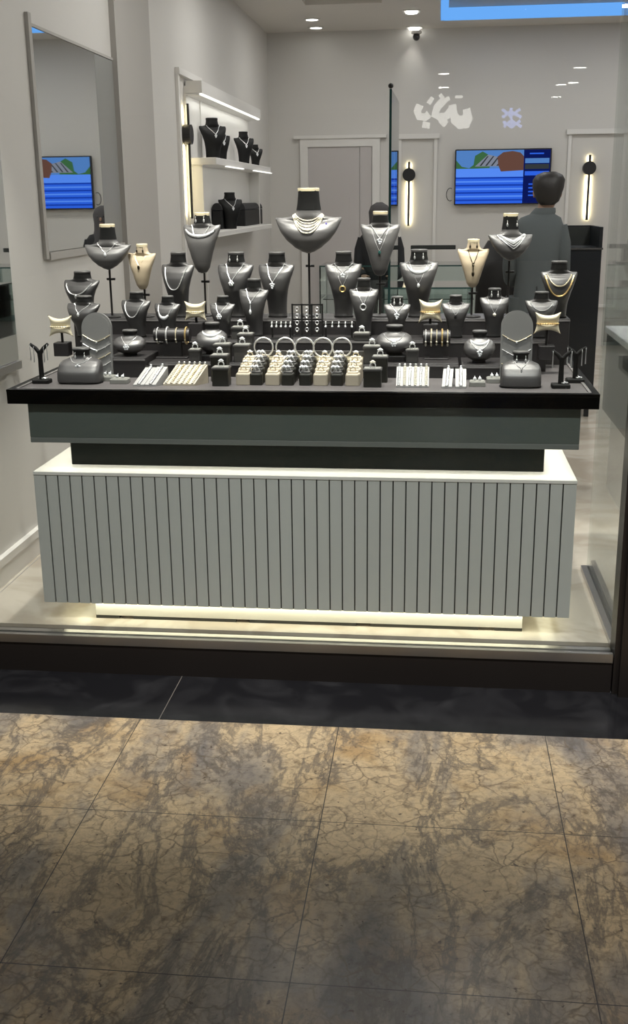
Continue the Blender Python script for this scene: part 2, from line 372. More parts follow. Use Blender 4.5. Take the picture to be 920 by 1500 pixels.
p1 = onX(282, 197, XL+.06); walllamp((XL, p1.y, p1.z), PI/2, .72, .19, 'slim black wall lamp seen edge-on beside the wall shelves')

# ------------------------------------------------------------------ television
x0, x1, z0, z1 = rect((667, 219), (805, 299), YB-.06)
tv = thing('television', (x0, YB-.06, z0), 'wall television with blue screen behind the man in the suit', 'television')
W, Hh = x1-x0, z1-z0
MB().bbox(0, W, 0, .045, 0, Hh, .006).build('case', BLACKMETAL, tv)
scr = MB(); cols = [((.03,.13,.80),1.0), ((.01,.05,.42),1), ((.10,.27,.95),1), ((.07,.20,.08),.7), ((.17,.08,.06),.8), ((.28,.30,.38),.8), ((.004,.01,.10),1), ((.10,.25,.62),.9), ((.06,.07,.08),.6)]
EM = [emat('screen_colour', c_, s_*1.0) for c_, s_ in cols]
def sq_(u0, u1, v0, v1, mi, y): 
    scr.cur = mi; m0 = .012
    X = lambda u: m0+u*(W-2*m0); Z = lambda v: m0+(1-v)*(Hh-2*m0); scr.add([(X(u0), y, Z(v1)), (X(u1), y, Z(v1)), (X(u1), y, Z(v0)), (X(u0), y, Z(v0))], [(0, 1, 2, 3)])
def poly_(pts, mi, y):
    scr.cur = mi; m0 = .012
    X = lambda u: m0+u*(W-2*m0); Z = lambda v: m0+(1-v)*(Hh-2*m0); scr.add([(X(u), y, Z(v)) for u, v in pts], [tuple(range(len(pts)))])
sq_(0, 1, 0, 1, 0, -.001)
sq_(0, .72, 0, .34, 7, -.0012)
sq_(0, .72, .34, .50, 2, -.0012)
for i in range(7): sq_(0, .72, .50+.07*i, .53+.07*i, 1 if i % 2 == 0 else 2, -.0014)
poly_([(.0,.18),(.06,.30),(.14,.33),(.2,.25),(.2,.34),(0,.34)], 3, -.0014)
poly_([(.18,.34),(.20,.10),(.28,.02),(.36,.10),(.36,.33)], 3, -.0014)
poly_([(.20,.30),(.34,.08),(.48,.14),(.50,.30)], 5, -.0016)
for i in range(4): poly_([(.25+.06*i,.29),(.33+.06*i,.11),(.345+.06*i,.11),(.27+.06*i,.29)], 8, -.0018)
poly_([(.44,.12),(.50,.04),(.60,.02),(.68,.05),(.72,.12),(.72,.38),(.48,.40),(.45,.28)], 4, -.002)
sq_(.72, 1, 0, 1, 6, -.0012); sq_(.735, .99, .16, .25, 7, -.0014); sq_(.735, .99, .27, .36, 8, -.0014); sq_(.735, .99, .40, .48, 0, -.0014)
for i in range(5): sq_(.78, .93, .06+.0*i+(.50 if i else 0)+.07*i, .085+(.50 if i else 0)+.07*i, 0, -.0014)
scr.build('screen', EM, tv)
pc = [( -.02+.035*math.cos(a_)-.02, .02, .10+.06*math.sin(a_)) for a_ in [PI*.35+i*PI*1.3/10 for i in range(11)]]
MB().tube(pc, .004).build('cable', BLACKMETAL, tv, True)

# ------------------------------------------------------------------ wall shelves with display boxes
XS = XL; XF = XL+.20
a = onX(291, 137, XS+.05); YS0 = 7.35; YS1 = 9.75
sh = thing('wall_shelf_unit', (XS, YS0, 0), 'white wall shelf unit with light strip holding black jewellery displays', 'shelf')
zt = onX(335, 160, XS+.08).z
s1 = onX(320, 231, XF).z; s2 = onX(345, 336, XF).z
L_ = YS1-YS0
MB().box(0, .012, 0, L_, s2-.02, zt+.06).build('back_panel', TRIM, sh)
k = MB(); k.box(.012, .12, 0, L_, zt+.015, zt+.09); k.box(.012, .10, 0, L_, zt, zt+.013); k.build('header', TRIM, sh)
MB().box(.085, .115, .02, L_-.02, zt+.004, zt+.0145).build('led_strip', LEDW, sh)
MB().bbox(.012, .20, 0, L_, s1-.045, s1, .004).build('shelf', TRIM, sh); MB().bbox(.012, .20, 0, L_, s2-.035, s2, .004).build('shelf', TRIM, sh)
for y0 in (.02, L_-.05): MB().box(.012, .10, y0, y0+.03, s2, s1-.045).build('divider', TRIM, sh)
for y0, y1 in ((.35, 1.0), (1.5, 2.4)): MB().box(.19, .21, y0, y1, s1-.052, s1-.0452).build('led_strip', LEDW, sh)
area('shelf_light_upper', (XS+.10, (YS0+YS1)/2, zt-.005), .03, 1.6, (1, .97, .9), (0, math.radians(15), 0), sizey=L_*.95)
area('shelf_light_lower', (XS+.20, (YS0+YS1)/2, s1-.056), .02, .6, (1, .97, .9), (0, math.radians(20), 0), sizey=L_*.85)

# ------------------------------------------------------------------ display counter
YF = 3.44; CXA, CXB = -1.367, .462
ct = thing('display_counter', ((CXA+CXB)/2, YF, ZF), 'grey slatted display counter with black tray top and white slab', 'counter')
ox, oy, oz = (CXA+CXB)/2, YF, ZF
hw = (CXB-CXA)/2; DEP = .78
zb, zs = .189-oz, .6675-oz
# slatted body: front faces between dark grooves
k = MB(); n = 43; sw = 2*hw/n; gw = .0046
k.box(-hw, hw, .008, DEP, zb, zs-.012)
for i in range(n):
    x0 = -hw+i*sw+(gw/2 if i else 0); x1 = -hw+(i+1)*sw-(gw/2 if i < n-1 else 0)
    k.cur = 0; k.box(x0, x1, 0, .0078, zb, zs-.012)
    if i: k.cur = 1; k.box(x0-gw, x0, .0066, .0079, zb, zs-.012); k.cur = 0
k.build('slatted_body', [SLATM, GROOVE], ct)
MB().bbox(-hw-.001, hw+.001, -.002, DEP+.002, zs-.012, zs, .002).build('slab_top', SLABM, ct)
nk = onZ(105, 680, .668); nk2 = onZ(796, 690, .668)
MB().bbox(nk.x-ox, nk2.x-ox, nk.y-oy, DEP-.1, zs, .769-oz, .003).build('neck', NECKM, ct)
k = MB(); k.bbox(-hw, hw, 0, DEP, .787-oz, .9045-oz, .002); k.build('glass_band', BANDM, ct)
MB().bbox(-hw, hw, 0, DEP, .769-oz, .7868-oz, .002).build('band_rail', mat('band_rail_grey', (.17, .185, .175), .3), ct)
T0, T1 = -1.429, .515; TY0, TY1 = 3.42, 4.30; ZT = .953
tb = MB(); tb.bbox(T0-ox, T1-ox, TY0-oy, TY1-oy, .905-oz, .945-oz, .002)
r_ = .028
for q in ((T0, T1, TY0, TY0+r_), (T0, T1, TY1-r_, TY1), (T0, T0+r_, TY0+r_, TY1-r_), (T1-r_, T1, TY0+r_, TY1-r_)): tb.box(q[0]-ox, q[1]-ox, q[2]-oy, q[3]-oy, .9445-oz, ZT-oz)
tb.build('tray', TRAYM, ct)
k = MB(); k.box(T0+r_-ox, T1-r_-ox, TY0+r_-oy, TY1-r_-oy, .945-oz, .9495-oz)
k.build('tray_liner', LINER, ct)
ZI = .9495
# light rim line around the liner
k = MB()
for q in ((T0+r_, T1-r_, TY0+r_-.006, TY0+r_+.003), (T0+r_-.006, T0+r_+.003, TY0+r_, TY1-r_), (T1-r_-.003, T1-r_+.006, TY0+r_, TY1-r_)): k.box(q[0]-ox, q[1]-ox, q[2]-oy, q[3]-oy, .949-oz, .9537-oz)
k.build('tray_inner_rim', mat('taupe_rim', (.17, .16, .155), .45), ct)
pa, pb = onZ(142, 904, ZF).x, onZ(765, 927, ZF).x
k = MB(); k.bbox(pa-ox, pb-ox, .034, DEP-.15, .012, zb, .002); k.build('plinth', SLABM, ct)
k = MB()
for q0, q1 in ((142, 176), (196, 346), (366, 522), (542, 700), (724, 765)):
    A = onZ(q0, 904+(q0-142)*.0365, ZF); B = onZ(q1, 904+(q1-142)*.0365, ZF); k.box(A.x-ox, B.x-ox, .036, .06, 0.0, .0125)
k.build('plinth_shadow_slot', GROOVE, ct)  # dark strips stand in for the shadow slots under the plinth
k = MB(); k.box(-hw+.03, hw-.03, .015, .03, .7684-oz, .7689-oz); k.box(-hw+.015, -hw+.03, .015, DEP-.05, .7684-oz, .7689-oz); k.box(hw-.03, hw-.015, .015, DEP-.05, .7684-oz, .7689-oz); k.build('led_strip', UNDERLED, ct)
area('slab_led_front', (ox, YF+.045, .760), 1.72, 1.1, (1, .95, .84), (0, 0, 0), sizey=.02)
area('slab_led_left', (CXA+.035, YF+.38, .760), .02, .45, (1, .95, .84), (0, 0, 0), sizey=.65)
area('slab_led_right', (CXB-.035, YF+.38, .760), .02, .45, (1, .95, .84), (0, 0, 0), sizey=.65)
area('base_led', (ox, YF+.018, .186), 1.7, .9, (1, .93, .66), (0, 0, 0), sizey=.015)
area('base_led_left', (CXA+.08, YF+.3, .186), .05, .18, (1, .93, .66), (0, 0, 0), sizey=.5)
area('base_led_right', (CXB-.05, YF+.3, .186), .05, .18, (1, .93, .66), (0, 0, 0), sizey=.5)

# ------------------------------------------------------------------ risers on the tray
R1Y, R2Y, R3Y = 3.74, 3.905, 4.07
Z1, Z2, Z3 = 1.0, 1.06, 1.12
def riser(x0, x1, y0, y1, z1, label, z0=ZI):
    o = thing('display_riser', ((x0+x1)/2, (y0+y1)/2, z0), label, 'riser', 'charcoal risers on the counter')
    hx, hy = (x1-x0)/2, (y1-y0)/2
    MB().bbox(-hx, hx, -hy, hy, 0, z1-z0, .003).build('block', RISERM, o)
    k = MB(); t = .006
    for q in ((-hx, hx, -hy-.0012, -hy-.0002),): k.box(q[0], q[1], q[2], q[3], z1-z0-t-.004, z1-z0-.004)
    k.build('edge_piping', mat('taupe_piping', (.20, .19, .19), .5) if 'taupe_piping' not in bpy.data.materials else bpy.data.materials['taupe_piping'], o)
def X_(px, Y, y=530): return onY(px, y, Y).x
riser(X_(160, R1Y), X_(216, R1Y), R1Y-.03, R2Y-.003, 1.02, 'low charcoal riser under the left round bust')
riser(X_(218, R1Y), X_(672, R1Y), R1Y, R2Y-.003, Z1, 'long low charcoal riser across the middle behind ring columns')
riser(X_(676, R1Y), X_(738, R1Y), R1Y-.03, R2Y-.003, 1.0, 'low charcoal riser under the right round bust')
riser(X_(120, R2Y), X_(800, R2Y), R2Y, R3Y-.003, Z2, 'long middle charcoal riser behind the bangle row')
riser(X_(112, R3Y), X_(832, R3Y), R3Y, 4.268, Z3, 'long tallest charcoal riser carrying the back row of busts')
def tier(Y):
    return ZI if Y < R1Y else (Z1 if Y < R2Y else (Z2 if Y < R3Y else Z3))

# ------------------------------------------------------------------ bust forms
# rows: z, half width, half depth, y offset, wing     (z in heights, the rest in half widths)
ROWS = {
 'bust': [(0,.50,.34,.12,0),(.05,.50,.34,.12,0),(.24,.54,.40,.05,0),(.42,.66,.48,-.10,0),(.58,.82,.46,-.12,0),(.69,.95,.38,-.04,.01),(.745,1.0,.28,.05,.025),(.775,.97,.21,.10,.035),(.80,.74,.25,.12,.012),(.83,.53,.30,.13,0),(.86,.455,.33,.14,0),(.95,.41,.33,.15,0),(.985,.43,.345,.15,0),(1.0,.42,.335,.15,0)],
 'squat': [(0,.40,.36,0,0),(.05,.52,.44,-.02,0),(.12,.74,.60,-.08,0),(.26,.94,.70,-.12,0),(.42,1.0,.66,-.12,0),(.58,.93,.52,-.02,.02),(.69,.70,.38,.10,.02),(.76,.42,.32,.16,0),(.84,.40,.32,.17,0),(.94,.46,.36,.16,0),(1.0,.44,.34,.16,0)],
 'barrel': [(0,.98,.56,-.10,0),(.04,1.0,.58,-.10,0),(.30,1.0,.56,-.06,0),(.50,.97,.44,.06,0),(.62,.88,.32,.18,.0),(.70,.60,.26,.28,.0),(.75,.38,.26,.30,0),(.90,.36,.28,.30,0),(.96,.42,.32,.30,0),(1.0,.40,.30,.30,0)],
 'collar': [(0,.05,.06,-.02,0),(.03,.20,.16,-.04,0),(.10,.42,.26,-.06,0),(.22,.68,.34,-.06,.005),(.34,.86,.36,-.02,.02),(.44,.97,.30,.06,.05),(.495,1.0,.22,.12,.06),(.54,.76,.26,.14,.015),(.58,.50,.28,.15,0),(.63,.38,.28,.16,0),(.80,.325,.27,.17,0),(.97,.30,.27,.17,0),(1.0,.31,.28,.17,0)],
 'taper': [(0,.10,.10,0,0),(.02,.24,.18,-.02,0),(.10,.39,.28,-.04,0),(.30,.56,.35,-.07,0),(.50,.75,.37,-.07,0),(.65,.92,.30,.0,.01),(.715,1.0,.24,.06,.04),(.75,.97,.19,.12,.055),(.785,.66,.25,.14,.01),(.815,.48,.29,.15,0),(.85,.42,.30,.16,0),(.97,.35,.29,.16,0),(1.0,.36,.30,.16,0)]}
def form(kind, w, h, seg=36, sub=4):
    rows = ROWS[kind]; rr = []
    for i in range(len(rows)-1):
        p0 = rows[max(0, i-1)]; p1 = rows[i]; p2 = rows[i+1]; p3 = rows[min(len(rows)-1, i+2)]
        for s in range(sub):
            t = s/sub; q = []
            for a_, b_, c_, d_ in zip(p0, p1, p2, p3):
                ta = (c_-a_)/2*.7; tb_ = (d_-b_)/2*.7
                q.append((2*t**3-3*t*t+1)*b_+(t**3-2*t*t+t)*ta+(-2*t**3+3*t*t)*c_+(t**3-t*t)*tb_)
            q[0] = p1[0]+(p2[0]-p1[0])*t
            rr.append(q)
    rr.append(rows[-1]); rings = []
    for z, a_, d_, yo, wg in rr:
        a_ = max(a_, .03); d_ = max(d_, .03); ring = []
        for k in range(seg):
            th = 2*PI*k/seg; cx_ = math.cos(th); sn = math.sin(th)
            e = .85 if kind != 'barrel' else .85-.42*max(0, min(1, (.72-z)*8))
            xx = math.copysign(abs(cx_)**e, cx_); yy = math.copysign(abs(sn)**e, sn)
            ring.append((xx*a_*w, (yo+yy*d_)*w, (z+wg*xx*xx*(1 if wg else 0))*h))
        rings.append(ring)
    return rings
class Bust: pass
def make_bust(kind, px, pyt, wpx, Y, label, ref, mt=None, pyb=None, rz=0, cap='dark', pole=None, knob=True, zbase=None, name=None, group=None):
    """px,pyt: top of neck; wpx: width; pyb: bottom of the form (busts on a pole); pole=(x,y) of its foot"""
    mt = mt or BUSTB
    if rz == 0 and px < 440 and kind in ('bust', 'taper'): rz = -.22
    top = onY(px, pyt, Y); w = (onY(px+wpx/2, pyt, Y).x-onY(px-wpx/2, pyt, Y).x)/2
    b = Bust(); b.kind = kind; b.ref = ref; b.w = w; b.rz = rz
    if pole:
        bot = onY(px, pyb, Y); zb_ = bot.z; h = top.z-zb_; base = tier(Y)
    else:
        base = zbase if zbase is not None else tier(Y); zb_ = base+.006; h = top.z-zb_
    yc = Y
    o = thing(name or 'necklace_bust', (top.x, yc, base), label, 'bust', group, rz)
    b.o = o; b.h = h; b.z0 = zb_-base; b.loc = Vector((top.x, yc, base))
    rings = form(kind, w, h); rings = [[(x, y, z+b.z0) for x, y, z in r] for r in rings]
    f = MB().loft(rings, True); f.build('bust_form', mt, o, True)
    b.bvh = BVHTree.FromPolygons(f.v, f.f)
    rt = ROWS[kind][-1]; t_ = MB(); n = 28
    capm = {'dark': CAPB, 'cream': CAPC, 'grey': BUSTG}[cap]
    hz = .004 if cap == 'dark' else .010
    rw, rd, ry = rt[1]*w*1.04, rt[2]*w*1.04, rt[3]*w
    t_.loft([[(rw*s_*math.cos(2*PI*k/n), ry+rd*s_*math.sin(2*PI*k/n), b.z0+h+dz) for k in range(n)] for s_, dz in ((1, -hz), (1.02, -hz*.3), (1.0, .0008), (.9, .0022))], True)
    t_.build('neck_cap', capm, o, True)
    if kind != 'collar' and kind != 'taper':
        r0 = ROWS[kind][0]; q = MB(); q.loft([[(r0[1]*w*1.06*math.cos(2*PI*k/n), r0[3]*w+r0[2]*w*1.08*math.sin(2*PI*k/n), z) for k in range(n)] for z in (0, .0055)], True); q.build('base', NECKB, o)
    # shade on the neck, put in as a near-black sleeve
    rs = [r for r in rings]; zs_ = [r[0][2] for r in rs]
    lo = {'bust': .845, 'squat': .78, 'barrel': .78, 'collar': .635, 'taper': .83}[kind]; sl = []
    for r in rings:
        zz = (r[0][2]-b.z0)/h
        if lo <= zz <= .97:
            cx_ = sum(p[0] for p in r)/len(r); cy_ = sum(p[1] for p in r)/len(r)
            sl.append([(cx_+(p[0]-cx_)*1.025, cy_+(p[1]-cy_)*1.025, p[2]) for p in r])
    if mt is not BUSTC and len(sl) > 1: MB().loft(sl, False).build('neck_shade', NECKB, o, True)
    if pole:
        MB().tube([(0, .02*0+ROWS[kind][0][3]*w+.012, 0.006), (0, ROWS[kind][0][3]*w+.012, b.z0+h*.12)], .0042, 8).build('pole', BLACKMETAL, o, True)
        MB().lathe([(.035, 0), (.035, .004), (.03, .007), (.006, .009)], (0, .010, 0)).build('foot', BLACKMETAL, o, True)
        if knob: MB().tube([(-.013, .012, b.z0*.80), (.02, .012, b.z0*.80)], .0045, 8).build('clamp_knob', BLACKMETAL, o, True)
    return b
def front(b, x, z, off):
    hit = b.bvh.ray_cast(Vector((x, -1, z)), Vector((0, 1, 0)))
    return None if hit[0] is None else hit[0]+Vector((0, -off, 0))
def beads(k, pts, r, step):
    d = 0; last = Vector(pts[0]); acc = 0; k.ball(pts[0], r, 8, 5)
    for p_, q_ in zip(pts[:-1], pts[1:]):
        p_ = Vector(p_); q_ = Vector(q_); L0 = (q_-p_).length; pos = 0
        while acc+(L0-pos) >= step:
            pos += step-acc; acc = 0; k.ball(p_.lerp(q_, pos/L0), r, 8, 5)
        acc += L0-pos
def chain_pts(b, a, zt, drop, p, r, n=41, tilt=0, xo=0):
    pts = []
    for i in range(n):
        t = -1+2*i/(n-1); x = a*b.w*t+xo*b.w; z = b.z0+b.h*(zt-drop*(1-abs(t)**p)+tilt*t)
        q = front(b, x, z, r*.9)
        if q is not None: pts.append(q)
    out = []
    for q in pts:
        if not out or (q-out[-1]).length > .0012: out.append(q)
    return out
DEFZ = {'bust': (.825, .50), 'squat': (.74, .48), 'barrel': (.74, .46), 'collar': (.60, .46), 'taper': (.80, .48)}
def pend(k, kind, c):
    c = Vector(c)
    if kind == 'drop': k.ball(c+Vector((0,-.001,-.007)), .0055, 10, 6, (1, .6, 1.5))
    elif kind == 'ball': k.ball(c+Vector((0,-.002,-.006)), .0065, 10, 6, (1, .7, 1))
    elif kind == 'ring':
        k.tube([c+Vector((.0105*math.cos(2*PI*i/20), -.002, -.011+.0105*math.sin(2*PI*i/20))) for i in range(20)], .0028, 6, True)
    elif kind == 'flower':
        for i in range(6): k.ball(c+Vector((.007*math.cos(PI*i/3), -.002, -.008+.007*math.sin(PI*i/3))), .0046, 8, 5, (1, .6, 1))
        k.ball(c+Vector((0,-.004,-.008)), .004, 8, 5)
    elif kind == 'bar': k.box(c.x-.0028, c.x+.0028, c.y-.005, c.y-.001, c.z-.03, c.z-.001)
    elif kind == 'cluster':
        for dx, dz in ((0,-.004),(-.006,-.008),(.006,-.008),(-.003,-.014),(.004,-.015),(0,-.021)): k.ball(c+Vector((dx,-.003,dz)), .0045, 8, 5, (1,.7,1))
    elif kind == 'long':
        k.ball(c+Vector((0,-.002,-.004)), .0045, 8, 5); k.tube([c+Vector((0,-.002,-.006)), c+Vector((0,-.0035,-.03))], .0016, 6); k.ball(c+Vector((0,-.004,-.036)), .0055, 8, 6, (1,.7,1.7))
def necklace(b, label, mt=SILVER, shape='U', a=None, zt=None, drop=.26, r=.0016, pendant=None, pm=None, strands=1, gap=.045, bead=False, lobes=None, tilt=0):
    z_, a_ = DEFZ[b.kind]; zt = (zt + {'bust': .085, 'taper': .07}.get(b.kind, 0)) if zt else z_; a = a or a_; p = 2.4 if shape == 'U' else 1.2
    o = thing('necklace', b.loc, label, 'necklace', 'necklaces shown on busts', b.rz); low = None
    for s in range(strands):
        pts = chain_pts(b, a*(1+.04*s), zt-.006*s, drop+gap*s, p, r, tilt=tilt)
        if len(pts) < 4: continue
        k = MB()
        if bead: beads(k, pts, r, r*1.9)
        else: k.tube(pts, lambda t, n_=len(pts): r*(1+.28*math.sin(t*n_*3.1)), 6)
        k.build('chain' if not bead else 'bead_strand', mt, o, True)
        if low is None or min(q.z for q in pts) < low.z: low = min(pts, key=lambda q: q.z)
    if lobes:                                       # gem-set links along the lower part
        pts = chain_pts(b, a, zt, drop, p, r); k = MB(); n = len(pts)
        for i in range(0, n, 2):
            if abs(i/(n-1)-.5) < lobes: k.ball(pts[i]+Vector((0, -.0015, -.002)), .0042+.0022*(1-abs(i/(n-1)-.5)/lobes), 8, 5, (1, .6, 1.1))
        k.build('gem_links', pm or GEM, o, True)
    if pendant and low is not None:
        c = front(b, low.x, low.z-.004, .001) or low
        k = MB(); pend(k, pendant, Vector((low.x, min(low.y, c.y), low.z))); k.build('pendant', pm or mt, o, True)
    return o
def earring(b, x, z, label, mt=SILVER, ln=.016):
    q = front(b, x*b.w, b.z0+z*b.h, .003)
    if q is None: return
    o = thing('earring', b.loc, label, 'earring', 'earrings hanging on busts', b.rz); k = MB()
    k.tube([q+Vector((0, .001, .003)), q+Vector((0, -.003, 0)), q+Vector((0, -.002, -ln*.5))], .0011, 6); k.build('hook', mt, o, True)
    MB().ball(q+Vector((0, -.002, -ln*.8)), .0036, 8, 6, (1, .7, 1.8)).build('drop', mt, o, True)
def pair(b, mt=SILVER, x=.22, z=None):
    z = z or {'bust': .94, 'taper': .93, 'collar': .84, 'squat': .86, 'barrel': .86}[b.kind]
    earring(b, -x, z, 'left drop earring on the neck of '+b.ref, mt); earring(b, x, z, 'right drop earring on the neck of '+b.ref, mt)

GB = 'necklace busts on the counter'
def BU(*a, **k): k.setdefault('group', GB); return make_bust(*a, **k)
# ---- busts on poles
t1 = BU('collar', 155, 329, 68, 4.10, 'grey collar bust on a tall pole, leftmost pole bust beside the mirror', 'the leftmost pole bust', BUSTG, pyb=395, pole=True, cap='cream')
necklace(t1, 'fine silver chain with drop pendant on the leftmost pole bust', drop=.22, a=.42, shape='V', pendant='drop', pm=GEM)
t2 = BU('taper', 206, 358, 44, 4.12, 'cream bust on a pole with drop earrings, above small black bust at left', 'the left cream pole bust', BUSTC, pyb=424, pole=True, cap='cream')
pair(t2, DKMETAL)
necklace(t2, 'thin gold chain with tiny pendant on the left cream pole bust', PALEGOLD, 'V', drop=.26, r=.0006, pendant='drop', pm=DKMETAL)
t3 = BU('taper', 294, 312, 58, 4.16, 'grey tapered bust on a pole in front of the edge-on wall lamp', 'the grey pole bust by the edge-on lamp', BUSTG, pyb=400, pole=True, cap='cream')
necklace(t3, 'silver rope chain on the grey pole bust by the edge-on lamp', SILVER, 'U', drop=.20, r=.0024, strands=1)
necklace(t3, 'wide gem collar on the shoulders of the grey pole bust by the edge-on lamp', SILVER, 'U', a=.80, zt=.66, drop=.10, r=.003, lobes=.5)
pair(t3)
t4 = BU('collar', 451, 276, 98, 4.14, 'large grey collar bust on the tallest central pole, wearing pearl strands', 'the tall central pole bust', BUSTG, pyb=371, pole=True, cap='cream')
necklace(t4, 'five-strand pale pearl necklace on the tall central pole bust', PEARL, 'U', drop=.10, a=.40, zt=.61, r=.0030, strands=5, gap=.042, bead=True)
k = MB(); q = front(t4, .56*t4.w, t4.z0+.46*t4.h, .001)
o = thing('brooch', t4.loc, 'small violet brooch on the shoulder of the tall central pole bust', 'brooch'); k.ball(q, .004, 8, 6, (1, .5, 1)); k.build('stone', BLUEGEM, o, True)
t5 = BU('taper', 557, 310, 58, 4.14, 'grey tapered bust on a pole in front of the woman in headscarf', 'the grey pole bust in front of the woman', BUSTG, pyb=404, pole=True, cap='cream')
necklace(t5, 'silver necklace with gem cluster on the grey pole bust in front of the woman', SILVER, 'V', drop=.20, r=.0018, pendant='cluster', pm=GEM)
necklace(t5, 'long chain with green drop on the grey pole bust in front of the woman', SILVER, 'V', drop=.40, a=.5, r=.0009, pendant='drop', pm=GREENGEM)
t6 = BU('collar', 750, 313, 68, 4.12, 'grey collar bust on a pole wearing a broad silver bib, before the suited man', 'the pole bust in front of the suited man', BUSTG, pyb=382, pole=True, cap='cream', rz=.25)
necklace(t6, 'broad silver bib necklace on the pole bust in front of the suited man', SILVER, 'V', drop=.16, a=.62, zt=.58, r=.0022, strands=4, gap=.045, lobes=.5)
pair(t6)
t7 = BU('taper', 694, 351, 46, 4.12, 'cream bust on a pole with dark Y necklace, right part of the counter', 'the right cream pole bust', BUSTC, pyb=421, pole=True, cap='cream')
necklace(t7, 'dark bronze Y necklace on the right cream pole bust', DKMETAL, 'V', drop=.30, a=.36, r=.0013, pendant='long', pm=DKMETAL)
pair(t7, DKMETAL)
# ---- standing black busts
b1 = BU('bust', 118, 398, 56, 4.10, 'black bust at the left end of the back row, thick chain on one shoulder', 'the leftmost back-row bust')
necklace(b1, 'thick silver chain over the shoulders of the leftmost back-row bust', SILVER, 'U', drop=.24, a=.72, zt=.66, r=.0022, pendant='drop')
b2 = BU('bust', 121, 434, 52, 3.98, 'lower black bust standing behind the left arched chain board', 'the bust behind the left arched board')
necklace(b2, 'silver chain with drop on the bust behind the left arched board', SILVER, 'V', drop=.22, pendant='drop', pm=GEM)
b3 = BU('bust', 198, 428, 46, 3.98, 'small black bust directly below the left cream pole bust', 'the small bust below the left cream bust')
necklace(b3, 'silver curb chain on the small bust below the left cream bust', SILVER, 'U', drop=.34, a=.62, zt=.70, r=.0020)
b4 = BU('bust', 259, 370, 51, 4.12, 'tall black bust right of the left cream pole bust, long looped chain', 'the tall bust right of the left cream bust')
necklace(b4, 'long silver looped chain on the tall bust right of the left cream bust', SILVER, 'U', drop=.34, a=.66, zt=.68, r=.0022)
b5 = BU('bust', 244, 434, 40, 3.97, 'small black bust directly behind the left bangle bar', 'the small bust behind the left bangle bar')
necklace(b5, 'silver necklace with three gems on the small bust behind the left bangle bar', SILVER, 'U', drop=.30, a=.6, zt=.70, r=.0013, lobes=.3)
b6 = BU('bust', 325, 434, 39, 3.97, 'small black bust right of the left inner cream pillow', 'the small bust right of the left inner pillow')
necklace(b6, 'silver V necklace with flower pendant on the small bust right of the left inner pillow', SILVER, 'V', drop=.26, r=.0014, pendant='flower', pm=GEM)
b7 = BU('bust', 344, 370, 55, 4.12, 'tall black bust just right of the grey pole bust with the rope chain', 'the tall bust right of the rope-chain pole bust')
necklace(b7, 'silver V necklace with gem flower on the tall bust right of the rope-chain pole bust', SILVER, 'V', drop=.26, pendant='flower', pm=GEM)
pair(b7)
b8 = BU('bust', 371, 409, 45, 4.02, 'narrow black bust standing between and in front of two taller ones, left of centre', 'the narrow bust left of centre')
necklace(b8, 'silver necklace with long drop on the narrow bust left of centre', SILVER, 'V', drop=.22, pendant='long', pm=GEM)
b9 = BU('bust', 404, 370, 55, 4.12, 'tall black bust just left of the central pole', 'the tall bust left of the central pole')
necklace(b9, 'silver V necklace with small cluster on the tall bust left of the central pole', SILVER, 'V', drop=.28, pendant='cluster', pm=GEM)
b10 = BU('bust', 503, 369, 54, 4.12, 'tall black bust just right of the central pole, gold ring pendant', 'the tall bust right of the central pole')
necklace(b10, 'silver necklace with white cluster on the tall bust right of the central pole', SILVER, 'V', drop=.14, pendant='cluster', pm=GEM)
necklace(b10, 'chain with round gold ring pendant on the tall bust right of the central pole', SILVER, 'V', drop=.34, r=.0008, pendant='ring', pm=GOLD)
b11 = BU('bust', 533, 408, 43, 4.02, 'narrow black bust right of the gold ring pendant bust', 'the narrow bust right of centre')
necklace(b11, 'silver V chain with ring-shaped pendant on the narrow bust right of centre', SILVER, 'V', drop=.26, r=.0013, pendant='ring', pm=SILVER)
b12 = BU('bust', 582, 435, 39, 3.97, 'small black bust directly behind the right inner round bust', 'the small bust behind the right inner round bust')
necklace(b12, 'silver necklace with gem block on the small bust behind the right inner round bust', SILVER, 'V', drop=.20, pendant='cluster', pm=GEM)
pair(b12)
b13 = BU('bust', 614, 366, 57, 4.12, 'tall black bust below the dark monitor, left of the right cream pole bust', 'the tall bust below the dark monitor')
necklace(b13, 'gem-studded silver collar on the tall bust below the dark monitor', SILVER, 'U', drop=.10, a=.62, zt=.69, r=.0022, lobes=.5)
necklace(b13, 'fine chain with white drop on the tall bust below the dark monitor', SILVER, 'V', drop=.32, r=.0007, pendant='drop', pm=GEM)
pair(b13)
b14 = BU('bust', 668, 433, 42, 3.98, 'black bust just right of the right inner cream pillow', 'the bust right of the right inner pillow')
necklace(b14, 'silver chain with small drop on the bust right of the right inner pillow', SILVER, 'V', drop=.28, r=.0009, pendant='drop', pm=ONYX)
b15 = BU('bust', 725, 423, 43, 4.0, 'black bust just right of the right cream pole bust, pearl drop on it', 'the bust right of the right cream bust')
necklace(b15, 'fine chain with single pearl on the bust right of the right cream bust', SILVER, 'V', drop=.32, r=.0007, pendant='ball', pm=PEARL)
pair(b15)
b16 = BU('bust', 794, 428, 48, 3.98, 'black bust behind the right outer cream pillow', 'the bust behind the right outer pillow')
necklace(b16, 'silver chain on the bust behind the right outer pillow', SILVER, 'U', drop=.16, a=.7, zt=.68, r=.0018)
b17 = BU('bust', 820, 383, 54, 4.10, 'tallest black bust at the right end of the counter, draped in gold', 'the rightmost tall bust')
necklace(b17, 'thick gold rope chain on the rightmost tall bust', GOLD, 'U', drop=.36, a=.78, zt=.66, r=.0030)
necklace(b17, 'shorter pale chain on the rightmost tall bust', PALEGOLD, 'U', drop=.20, a=.66, zt=.68, r=.0024)
